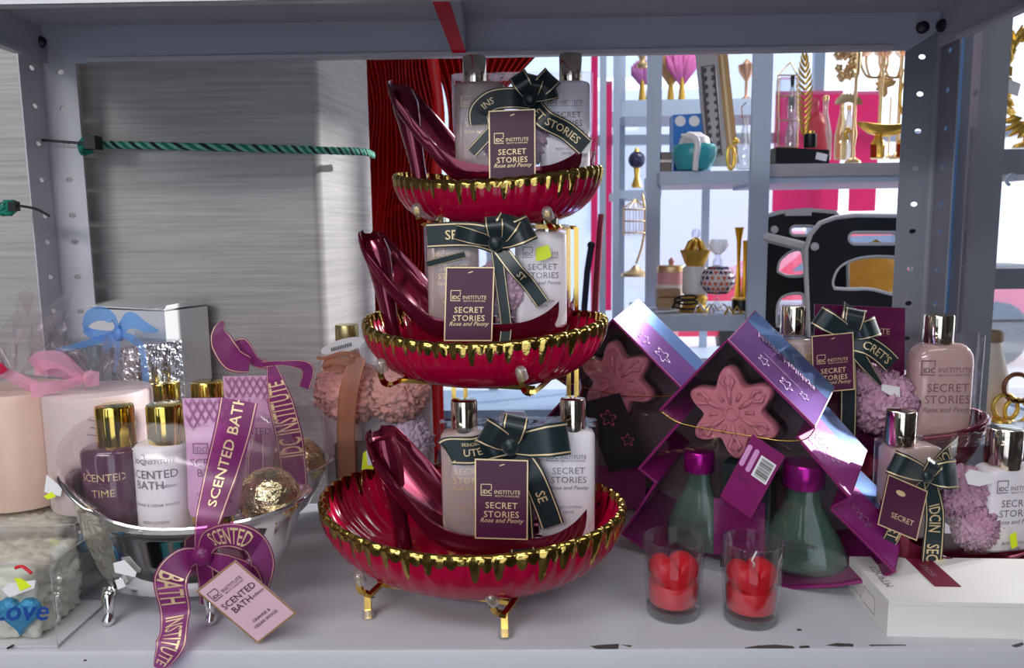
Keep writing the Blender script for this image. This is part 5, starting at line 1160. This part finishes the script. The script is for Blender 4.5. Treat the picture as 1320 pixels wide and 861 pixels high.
ip = [t.at(*q, -.002) for q in ((905, 86), (921, 84), (931, 200), (914, 201))]; MB().tube(ip, .004, 5, closed=True).build('carved_border', mat('dark_carving', (84, 76, 80), .5), t, 0)
for i in range(11):
    for sg in (0, 1): 
        q = ip[0].lerp(ip[3], (i + .5) / 11).lerp(ip[1].lerp(ip[2], (i + .5) / 11), .2 + .6 * sg); MB().ico(q, .006, 1, None, (1, .3, 1.3)).build('scroll', mat('dark_scroll', (70, 62, 66), .5) if i == 0 and sg == 0 else MATS['dark_scroll'], t, 60)
MB().prism([t.at(*q, -.003) for q in ((911, 130), (919, 105), (926, 150), (921, 185))], (0, .002, 0)).build('diamond_inlay', MATS['silver_grey_wood'], t, 0)
t = bgt('wooden_frame', 'light wooden frame leaning beside the carved grey frame', 'frame', 936, 2.30, zS)
MB().prism([t.at(*q) for q in ((924, 62), (937, 60), (953, 210), (940, 214))], (0, .03, 0)).build('frame_edge', mat('pale_wood', (176, 140, 96), .5, var=(30, .2)), t, 0); MB().prism([t.at(*q, -.002) for q in ((928, 64), (931, 63), (946, 210), (943, 212))], (0, .002, 0)).build('inlay', mat('pale_inlay', (214, 190, 150), .4), t, 0)
t = bgt('gold_ring_ornament', 'small gold ring ornament at the foot of the frames', 'ornament', 943, 2.17, zS)
MB().tube([t.at(942 + 4.5 * math.cos(a), 203 + 15 * math.sin(a)) for a in [i * math.pi / 9 for i in range(18)]], .005, 6, closed=True).build('ring', goldb, t, 180); MB().ico(t.at(948, 182), .010, 2).build('finial', goldb, t, 180)
t = bgt('conical_flask', 'clear conical glass flask beside the rear shelf post', 'bottle', 957, 2.17, zS); lath(t, [(11, 218), (12, 215), (9, 190), (4, 165), (3, 150)], 'flask', clear('flask_glass', (236, 238, 240), .1, .55, .05, body=.15)); MB().tube([t.at(957, 152), t.at(956, 138), t.at(962, 132)], .0016, 5).build('wire', copperedge, t, 0)
t = bgt('brown_book', 'grey brown boxes lying left of the teal jug', 'box', 857, 2.2, zS); MB().prism([t.at(851, 196), t.at(866, 196), t.at(866, 222), t.at(851, 222)], (0, .05, 0)).build('carton', mat('grey_brown_card', (130, 116, 112), .6), t, 0); MB().prism([t.at(851, 206, -.001), t.at(866, 206, -.001), t.at(866, 209, -.001), t.at(851, 209, -.001)], (0, .001, 0)).build('band', whites, t, 0)
# --- far shelf: feathers and vases
for i, (px, mm, top, lab) in enumerate(((826, 'orchid_feather', 84, 'orchid pink feather plume at the window left'), (876, 'pink_feather', 66, 'pink feather plume in a gold vase on the far shelf'), (862, 'sand_feather', 62, 'sandy pampas plume on the far shelf'), (835, 'tan_feather', 90, 'tan feather plume behind the rear post'))):
    t = bgt('feather_plume', lab, 'plume', px, 3.12 + .03 * i, zH if i in (1, 2) else ony(820, 140, 3.1).z - .02); c_ = ((226, 150, 216), (236, 140, 206), (214, 176, 130), (200, 160, 120))[i]
    m_ = mat(mm, c_, .8); add_translucent(m_, c_, .5); bot = t.zrow(126)
    lath(t, [(5, 130), (4, 122), (3, 110), (2, 100)], 'vase', goldb)
    for j in range(9):
        a = rad(50 + j * 10); L = (118 - top) * t.k; MB().tube([Vector((0, 0, t.zrow(112))), Vector((math.cos(a) * L * .45, .01 * math.sin(j * 2), t.zrow(112) + L * .5)), Vector((math.cos(a) * L * .6, .0, t.zrow(112) + L * math.sin(a)))], [.004, .016, .004], 6, flat=.5).build('barb', m_, t, 180)
t = bgt('gold_figurine', 'little gold ornament hanging at the top of the far window', 'ornament', 826, 3.05, zH + .05); lath(t, [(6, 88), (8, 84), (3, 78), (6, 72), (2, 64)], 'body', goldl); lath(t, [(2, 64), (3, 60), (1, 56)], 'finial', goldl)
t = bgt('goblet_ornament', 'rose gold goblet on the far shelf right of the frames', 'goblet', 957, 3.05, zH); lath(t, [(8, 128), (2, 124), (2, 105), (10, 92), (11, 84)], 'goblet', mat('rose_gold', (220, 170, 140), .3, .7)); lath(t, [(9, 86), (4, 80), (1, 76)], 'lid', MATS['rose_gold'])
# --- hanging ornaments at the left of the rear unit
zq = ony(820, 245, 3.0).z
t = bgt('bauble_ornament', 'navy and gold bauble on a gold tail by the window', 'ornament', 820, 3.02, zq); lath(t, [(5, 242), (7, 240), (3, 228), (4, 216)], 'base', goldb); MB().ico(Vector((0, 0, t.zrow(206))), 11 * t.k, 3).build('ball', mat('navy_glaze', (60, 60, 90), .2, var=(60, .6)), t, 180); lath(t, [(6, 199), (4, 195), (1, 190)], 'crown', goldb)
t = bgt('bird_cage', 'pale gold wire bird cage lantern on a curved stand', 'cage', 822, 2.6, ony(822, 345, 2.6).z)
for y in (270, 285, 300): MB().tube([t.at(818 + 15 * math.cos(a), y) + Vector((0, .03 * math.sin(a), 0)) for a in [i * math.pi / 8 for i in range(16)]], .002, 5, closed=True).build('hoop', goldl, t, 180)
for i in range(12):
    a = i * math.pi / 6; MB().tube([t.at(818 + 15 * math.cos(a), 304) + Vector((0, .03 * math.sin(a), 0)), t.at(818 + 15 * math.cos(a), 268) + Vector((0, .03 * math.sin(a), 0)), t.at(819, 256)], .0014, 4).build('wire', goldl, t, 0)
MB().tube(spline([t.at(x, y) for x, y in ((828, 250), (832, 280), (828, 315), (820, 340))], 6), .004, 6).build('stand_rod', goldl, t, 180); lath(t, [(20, 356), (18, 352), (8, 348), (3, 342)], 'foot', goldl, dx=-2)
# --- lower shelf
t = bgt('cake_box', 'pink cake-shaped box with gold drips on lower rear shelf', 'box', 866, 2.14, zLo); lath(t, [(18, 368), (18, 346), (17, 344), (4, 343)], 'cake', mat('cake_pink', (226, 166, 172), .5)); lath(t, [(18.5, 350), (18.5, 344), (17, 342), (3, 341)], 'drip', goldl); lath(t, [(18.5, 400), (18.5, 366)], 'base', whites); lath(t, [(3, 341), (4, 336), (1, 332)], 'cherry', MATS['cake_pink'])
t = bgt('kraft_box', 'small brown kraft box on the lower rear shelf', 'box', 862, 2.02, zLo); MB().prism([t.at(849, 373), t.at(877, 373), t.at(877, 397), t.at(849, 397)], (0, .05, 0)).build('carton', mat('kraft_card', (172, 140, 106), .6), t, 0); MB().prism([t.at(849, 382, -.001), t.at(877, 382, -.001), t.at(877, 384, -.001), t.at(849, 384, -.001)], (0, .001, 0)).build('seam', copperedge, t, 0)
t = bgt('crown_perfume', 'white perfume jar with gold crown stopper on gold base', 'perfume bottle', 897, 2.06, zLo)
lath(t, [(18, 402), (20, 400), (14, 392), (17, 384), (12, 378)], 'base', goldb); lath(t, [(14, 379), (16, 377), (16, 346), (14, 343)], 'jar', mat('porcelain', (232, 230, 232), .3)); lath(t, [(10, 345), (14, 338), (20, 322), (18, 322), (10, 336)], 'crown', goldb, 8)
for i in range(7):
    a = 2 * math.pi * i / 7; MB().tube([Vector((math.cos(a) * 15 * t.k, math.sin(a) * 15 * t.k, t.zrow(328))), Vector((math.cos(a) * 8 * t.k, math.sin(a) * 8 * t.k, t.zrow(312))), Vector((0, 0, t.zrow(308)))], .005, 6).build('crown_arch', goldb, t, 180)
MB().ico(Vector((0, 0, t.zrow(301))), 6 * t.k, 3).build('glass_stopper', glass, t, 180)
t = bgt('mosaic_decanter', 'round mosaic decanter in purple and orange with glass stopper', 'decanter', 926, 2.02, zLo)
lath(t, [(17, 404), (18, 402), (4, 396), (3, 384)], 'foot', glass); MB().ico(Vector((0, 0, t.zrow(361))), 22 * t.k, 3, None, (1, 1, .88)).build('globe', mat('white_enamel', (236, 230, 234), .25), t, 180)
rr = random.Random(2); tm_ = [mat('mosaic_purple', (96, 40, 110), .25), mat('mosaic_orange', (226, 104, 50), .25), mat('mosaic_navy', (40, 40, 100), .25), mat('mosaic_wine', (140, 40, 70), .25)]
for i in range(9):
    for j in range(6):
        a = rad(-165 + i * 18.5 + (j % 2) * 9); b = rad(-52 + j * 21); c_ = Vector((math.cos(b) * math.cos(a), math.cos(b) * math.sin(a), math.sin(b) * .88)); R0 = 22.4 * t.k
        e1 = Vector((-math.sin(a), math.cos(a), 0)); e2 = c_.cross(e1).normalized(); s_ = 3.4 * t.k; ang = 0 if (i + j) % 2 else math.pi
        hot = (abs(i - 3) + abs(j - 2) < 2.5)
        MB().prism([Vector((0, 0, t.zrow(361))) + c_ * R0 + (e1 * math.cos(ang + q) + e2 * math.sin(ang + q)) * s_ for q in (.52, 2.62, 4.71)], c_ * .001).build('mosaic_tile', tm_[1] if hot else tm_[rr.choice((0, 0, 2, 3))], t, 0)
lath(t, [(7, 342), (6, 336), (4, 333), (4, 326)], 'neck', glass); lath(t, [(4, 328), (10, 322), (13, 315), (11, 309), (4, 308)], 'stopper', clear('stopper_glass', (240, 238, 230), .12, .7, .04, body=.1))
t = bgt('gold_vases', 'pair of tall amber gold trumpet vases by the post', 'vase', 955, 2.1, zLo); lath(t, [(7, 398), (4, 380), (2, 340), (3, 310), (6, 293)], 'vase', mat('amber_gold', (226, 170, 40), .2, .6), dx=-2); lath(t, [(6, 398), (4, 370), (3, 340), (4, 310)], 'vase', MATS['amber_gold'], dx=7)
t = bgt('black_mug', 'small black pot beneath the amber vases', 'pot', 958, 2.0, zLo); lath(t, [(10, 400), (12, 398), (12, 386), (11, 384), (4, 388)], 'pot', blackp); lath(t, [(12.5, 386), (12.5, 384), (11, 384)], 'rim', goldb)
t = bgt('wire_heart_stand', 'silver wire heart stand in front of the decanter', 'stand', 916, 1.99, zLo)
for px in (908, 926): MB().tube(spline([t.at(px - 4, 420), t.at(px - 12, 402), t.at(px - 6, 392), t.at(px, 400), t.at(px + 6, 392), t.at(px + 12, 402), t.at(px + 2, 420)], 5), .0028, 6).build('wire_heart', chrome, t, 180)
t = bgt('gold_wire_rack', 'gold wire rack of pointed arches near the post', 'rack', 950, 1.98, zLo)
for px in (940, 950, 960): MB().tube([t.at(px - 6, 420), t.at(px - 6, 405), t.at(px, 395), t.at(px + 6, 405), t.at(px + 6, 420)], .003, 6).build('arch', goldb, t, 0)
t = bgt('black_spiral', 'black coiled bracelet lying by the crown perfume', 'bracelet', 884, 1.99, zLo); MB().tube([t.at(884 + 16 * math.cos(a) * (1 - a * .01), 396 + 5 * math.sin(a)) + Vector((0, .02 * math.sin(a), .002 * a)) for a in [i * .35 for i in range(44)]], .0028, 6).build('coil', blackp, t, 180); MB().ico(t.at(868, 396), .005, 1).build('bead', blackp, t, 180)
# --- black trolley panels with pale edging
def rack(label, Y, outline, holes, bolts, bars=()):
    t = bgt('trolley_panel', label, 'trolley', (outline[0][0] + outline[-1][0]) / 2, Y, zLo, 0, 'black trolleys on the rear shelf')
    L2 = lambda pts: [(t.at(x, y).x, t.at(x, y).z) for x, y in pts]
    v, f = plate2d(L2(outline), [L2(h) for h in holes], .018); MB().add([(x, z, y) for x, y, z in v], f).build('panel', blackwood, t, 0)
    MB().tube([Vector((x, -.004, z)) for x, z in L2(outline)], .006, 6, closed=True, flat=1.6).build('edge_trim', whitetrim, t, 180)
    for h in holes: MB().tube([Vector((x, -.002, z)) for x, z in L2(h)], .0048, 6, closed=True, flat=2).build('hole_trim', whitetrim, t, 180)
    for b in bolts: MB().lathe([(.010, 0), (.009, .004), (.004, .006)], (0, 0, 0), 14).build('bolt', whitetrim, t, 40).matrix_local = Matrix.Translation(t.at(*b, -.011)) @ Matrix.Rotation(rad(90), 4, 'X')
    return t
def slot(x0, y0, x1, y1, n=6):
    r = (y1 - y0) / 2; cy = (y0 + y1) / 2
    return [(x0 + r + r * math.cos(a), cy + r * math.sin(a)) for a in [math.pi / 2 + i * math.pi / n for i in range(n + 1)]] + [(x1 - r + r * math.cos(a), cy + r * math.sin(a)) for a in [-math.pi / 2 + i * math.pi / n for i in range(n + 1)]]
sm = lambda pts, n=5: [(q.x, q.y) for q in spline([Vector((x, y, 0)) for x, y in pts] + [Vector((pts[0][0], pts[0][1], 0))], n)][:-1]
rack('black wood-grain trolley side panel nearest the right post', 1.80, [(1042, 440), (1038, 345), (1038, 320), (1044, 302), (1056, 288), (1075, 281), (1100, 278), (1180, 279), (1200, 300), (1204, 440)],
     [slot(1092, 299, 1157, 315), sm([(1074, 372), (1072, 362), (1080, 345), (1100, 334), (1130, 330), (1165, 334), (1175, 350), (1170, 382), (1150, 380), (1120, 373), (1095, 373)])], [(1050, 318)])
rack('black trolley side panel half hidden behind the nearer one', 1.94, [(975, 440), (975, 285), (984, 280), (1005, 274), (1040, 271), (1075, 274), (1090, 290), (1092, 440)],
     [slot(1017, 291, 1050, 304), sm([(1001, 350), (1004, 336), (1018, 324), (1032, 322), (1036, 335), (1036, 354), (1015, 356)]), sm([(1000, 420), (1001, 392), (1012, 380), (1034, 379), (1036, 400), (1036, 424)])], [(998, 296)])
rt = [o for o in bpy.data.objects if o.name.startswith('trolley_panel')][1]
MB().tube([Vector((ony(975, 303, 1.93).x, 1.92, ony(975, 303, 1.93).z)) - Vector(rt.location), Vector((ony(1036, 318, 1.85).x, 1.85, ony(1036, 318, 1.85).z)) - Vector(rt.location)], .012, 6).build('shelf_rail', whitetrim, rt, 60)
MB().box(Vector((ony(1028, 273, 1.93).x, 1.93, ony(1028, 275, 1.93).z)) - Vector(rt.location), (.062, .02, .012)).build('clip', whitetrim, rt, 0)
gfab = mat('golden_fabric', (236, 194, 100), .5, var=(20, .1)); add_translucent(gfab, (246, 206, 120), .45)
t = bgt('gold_fabric', 'folded golden fabric bag seen through the trolley cut-out', 'bag', 1130, 2.18, zLo)
MB().ico(Vector((0, 0, .085)), .085, 4, lambda v: .18 * noise.noise(v * 3) + .06 * noise.noise(v * 8), (1.0, .6, .85)).build('bag', gfab, t, 180); MB().tube([Vector((-.05, 0, .15)), Vector((0, 0, .18)), Vector((.05, 0, .15))], .004, 6).build('handle', goldb, t, 180)
# --- right edge, beyond the neighbouring upright
EU = Thing('shelving_unit', 'grey shelf with hook bracket at the far right edge', 'shelving unit', (ony(1320, 400, 1.9).x, 1.9, ZF)); EU.R = Matrix.Identity(3)
z1_, z2_ = ony(1305, 192, 1.9).z, ony(1305, 346, 1.9).z
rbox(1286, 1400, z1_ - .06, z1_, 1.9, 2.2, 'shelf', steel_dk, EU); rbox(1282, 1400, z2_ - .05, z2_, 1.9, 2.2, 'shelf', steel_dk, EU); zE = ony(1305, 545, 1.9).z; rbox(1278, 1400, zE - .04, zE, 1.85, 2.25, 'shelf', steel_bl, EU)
q = ony(1304, 232, 1.88) - EU.loc; MB().tube([q + Vector((.012 * math.cos(a), 0, .012 * math.sin(a))) for a in [i * .4 for i in range(12)]], .004, 6).build('hook', steel_bl, EU, 180)
t = bgt('gold_wreath', 'gold leaf wreath on the right edge upper shelf', 'wreath', 1312, 2.0, z1_)
rr = random.Random(11)
for i in range(26):
    a = i * 2 * math.pi / 26; c_ = t.at(1318 + 20 * math.cos(a), 105 + 60 * math.sin(a)); d_ = Vector((math.cos(a + .8), rr.uniform(-.5, .5), -math.sin(a + .8))) * .035; MB().tube([c_ - d_ * .5, c_ + Vector((0, -.006, 0)), c_ + d_], [.002, .011, .002], 6, flat=.35).build('leaf', goldb, t, 60)
MB().tube([t.at(1318 + 20 * math.cos(a), 105 + 60 * math.sin(a)) for a in [i * math.pi / 12 for i in range(24)]], .005, 6, closed=True).build('hoop', goldb, t, 180); lath(t, [(14, 190), (12, 186), (2, 182), (2, 165)], 'foot', goldb)
MB().prism([t.at(x, y, -.03) for x, y in ((1292, 98), (1316, 108), (1312, 124), (1291, 116))], (0, .002, 0)).build('price_card', whites, t, 0)
t = bgt('cream_vase', 'cream speckled vase with wooden lid at the right edge', 'vase', 1289, 2.0, zE); lath(t, [(18, 540), (22, 520), (20, 480), (12, 450), (9, 440)], 'vase', mat('cream_ceramic', (222, 206, 190), .4, var=(40, .1))); lath(t, [(12, 440), (13, 436), (12, 428), (8, 425)], 'lid', mat('tan_wood', (150, 120, 96), .5))
t = bgt('gold_ring_stand', 'gold ring ornament stand at the right edge', 'ornament', 1304, 1.92, zE); 
for (cx_, cy_, r_) in ((1296, 525, 16), (1310, 530, 15), (1312, 500, 18)): MB().tube([t.at(cx_ + r_ * math.cos(a), cy_ + r_ * math.sin(a)) for a in [i * math.pi / 10 for i in range(20)]], .006, 6, closed=True).build('ring', goldb if r_ < 18 else copperedge, t, 180)
lath(t, [(16, 544), (14, 540), (4, 538)], 'foot', goldb)
# --- paintbrush-like sticks and the dark blue bin glimpsed behind the stand
t = bgt('red_handled_pole', 'red and blue slim pole leaning beside the stand', 'pole', 762, 2.3, ZF); MB().tube([t.at(762, 500), t.at(768, 380), t.at(773, 300), t.at(775, 276)], [.012, .011, .010, .009], 8).build('shaft', mat('muted_red', (150, 30, 60), .4), t, 60); MB().tube([t.at(756, 900), t.at(762, 500)], .012, 8).build('shaft_grip', mat('slate_blue', (110, 130, 170), .4), t, 60)
t = bgt('dark_pole', 'dark navy slim pole leaning left of the red pole', 'pole', 752, 2.3, ZF); MB().tube([t.at(742, 900), t.at(748, 460), t.at(757, 350), t.at(762, 318)], .010, 8).build('shaft', mat('navy_plastic', (24, 34, 60), .4), t, 60); MB().ico(t.at(762, 316), .012, 2).build('tip', blackp, t, 180)
t = bgt('blue_bin', 'dark blue grey storage bin on the floor behind the stand', 'bin', 660, 2.6, ZF)
MB().box((.05, .15, .36), (.62, .3, .72)).build('bin_body', mat('slate_bin', (70, 84, 110), .4), t, 0); MB().box((.05, .15, .735), (.66, .34, .03)).build('lid', mat('pale_blue_lid', (150, 176, 206), .3), t, 0)
# --- outside the shop window
struct('building', MB().box((-0.5, 12, 1.6), (9.4, .4, 5.2)), mat('pale_blue_facade', (206, 219, 238), .8))
for i, (x, z, w_, h_) in enumerate(((-4, 1.2, 1.1, 1.6), (-2, 1.2, 1.1, 1.6), (0, 1.2, 1.1, 1.6), (1.4, 1.2, .8, 1.6))): struct('window_%d' % (i + 4), MB().box((x, 11.78, z), (w_, .08, h_)), steel_bl)
def decal(label, px0, px1, py0, py1, Y=4.85):
    a, b = ony(px0, py0, Y), ony(px1, py1, Y); c = (a + b) / 2
    T = Thing('window_banner', label, 'banner', (c.x, Y, min(a.z, b.z)), 0, 'hot pink window banners'); h = abs(a.z - b.z)
    MB().box((0, 0, h / 2), (abs(b.x - a.x), .004, h)).build('sheet', hotpink, T, 0); MB().box((0, -.004, h - .01), (abs(b.x - a.x), .006, .02)).build('hem', mat('pink_hem', (250, 120, 165), .5) if 'pink_hem' not in MATS else MATS['pink_hem'], T, 0)
decal('hot pink window banner strip beside the stand pole', 762, 770, 70, 420); decal('second hot pink window banner strip left of the rear posts', 778, 788, 105, 400)
decal('wide hot pink banner behind the lantern and bottles', 1000, 1080, 118, 272); decal('hot pink banner behind the candelabra', 1100, 1128, 118, 272)
# parked car outside
CR = Thing('parked_car', 'pink red car parked outside behind the trolleys', 'car', (3.6, 8.0, ZF - .1), 0)
prof = [(-2.0, .35), (-2.0, .75), (-1.7, .92), (-1.0, 1.0), (-.5, 1.42), (.7, 1.45), (1.3, 1.02), (1.95, .92), (2.0, .35)]
MB().prism([Vector((x, 0, z)) for x, z in prof], (0, 1.6, 0)).build('body', mat('car_paint', (226, 50, 90), .25, coat=.6), CR, 30)
MB().prism([Vector((x, -.01, z)) for x, z in ((-.85, 1.02), (-.42, 1.36), (.6, 1.38), (1.05, 1.04))], (0, .02, 0)).build('side_window', mat('car_window', (90, 110, 140), .1), CR, 0)
for x in (-1.25, 1.25): MB().lathe([(.32, -.1), (.34, -.08), (.34, .08), (.32, .1)], (0, 0, 0), 20).build('wheel', blackp, CR, 40).matrix_local = Matrix.Translation((x, .05, .34)) @ Matrix.Rotation(rad(90), 4, 'X')
# unseen rail of towels, added so the silver tubs have stripes to reflect
TR_ = Thing('reflection_rail', 'added unseen rail of striped towels for the silver tub to reflect', 'rail', (-.45, -.75, ZF)); rr = random.Random(4)
for x in (-1.0, 1.6): MB().tube([Vector((x, 0, 0)), Vector((x, 0, 1.75))], .02, 8).build('upright', chrome, TR_, 60)
MB().tube([Vector((-1.0, 0, 1.70)), Vector((1.6, 0, 1.70))], .015, 8).build('bar', chrome, TR_, 60); MB().tube([Vector((-1.0, 0, 1.12)), Vector((1.6, 0, 1.12))], .012, 8).build('bar', chrome, TR_, 60)
tw = [mat('reflect_black', (18, 16, 20), .9), mat('reflect_aqua', (70, 170, 180), .9), mat('reflect_brown', (70, 46, 40), .9), mat('reflect_cream', (200, 190, 180), .9), mat('reflect_pink', (170, 90, 110), .9)]
for (x, w_, c_, top) in ((-.93, .10, 3, 1.05), (-.79, .16, 0, 1.6), (-.67, .06, 1, 1.05), (-.61, .04, 3, 1.05), (-.55, .06, 1, 1.05), (-.46, .10, 2, 1.05), (-.30, .20, 0, 1.6), (-.12, .12, 4, 1.05), (.95, .16, 0, 1.6), (1.25, .16, 2, 1.6)):
    MB().box((x, 0, (top + .02) / 2 + .06), (w_, .05, top - .02)).build('reflection_strip', tw[c_], TR_, 0)
# folded leaflet and clear pack glimpsed behind the lowest bowl
t = Thing('folded_leaflet', 'pale folded leaflet leaning behind the lowest bowl', 'leaflet', (ony(722, 600, 1.085).x, 1.085, 0))
MB().prism([t.at(720, 560), t.at(748, 488), t.at(750, 500), t.at(730, 560), t.at(730, 655), t.at(716, 655)], (0, .004, 0)).build('sheet', mat('pale_lilac_paper', (206, 186, 206), .5), t, 0)
MB().prism([t.at(724, 552, -.001), t.at(746, 495, -.001), t.at(747, 500, -.001), t.at(728, 552, -.001)], (0, .001, 0)).build('printed_edge', purple, t, 0)
t = Thing('clear_sachet', 'clear sachet with blue print standing behind the lowest heel set', 'sachet', (ony(660, 560, 1.0).x, 1.0, ony(660, 655, 1.0).z if ony(660, 655, 1.0).z > 0 else 0))
MB().prism([t.at(645, 656), t.at(643, 536), t.at(650, 530), t.at(676, 531), t.at(679, 538), t.at(677, 656)], (0, .006, 0)).build('sachet', clear('sachet_film', (240, 244, 250), .1, .5, .05, body=.35), t, 0)
MB().prism([t.at(655, 542, -.001), t.at(674, 540, -.001), t.at(674, 546, -.001), t.at(655, 548, -.001)], (0, .0008, 0)).build('blue_print', mat('sky_blue_print', (120, 190, 236), .5), t, 0)
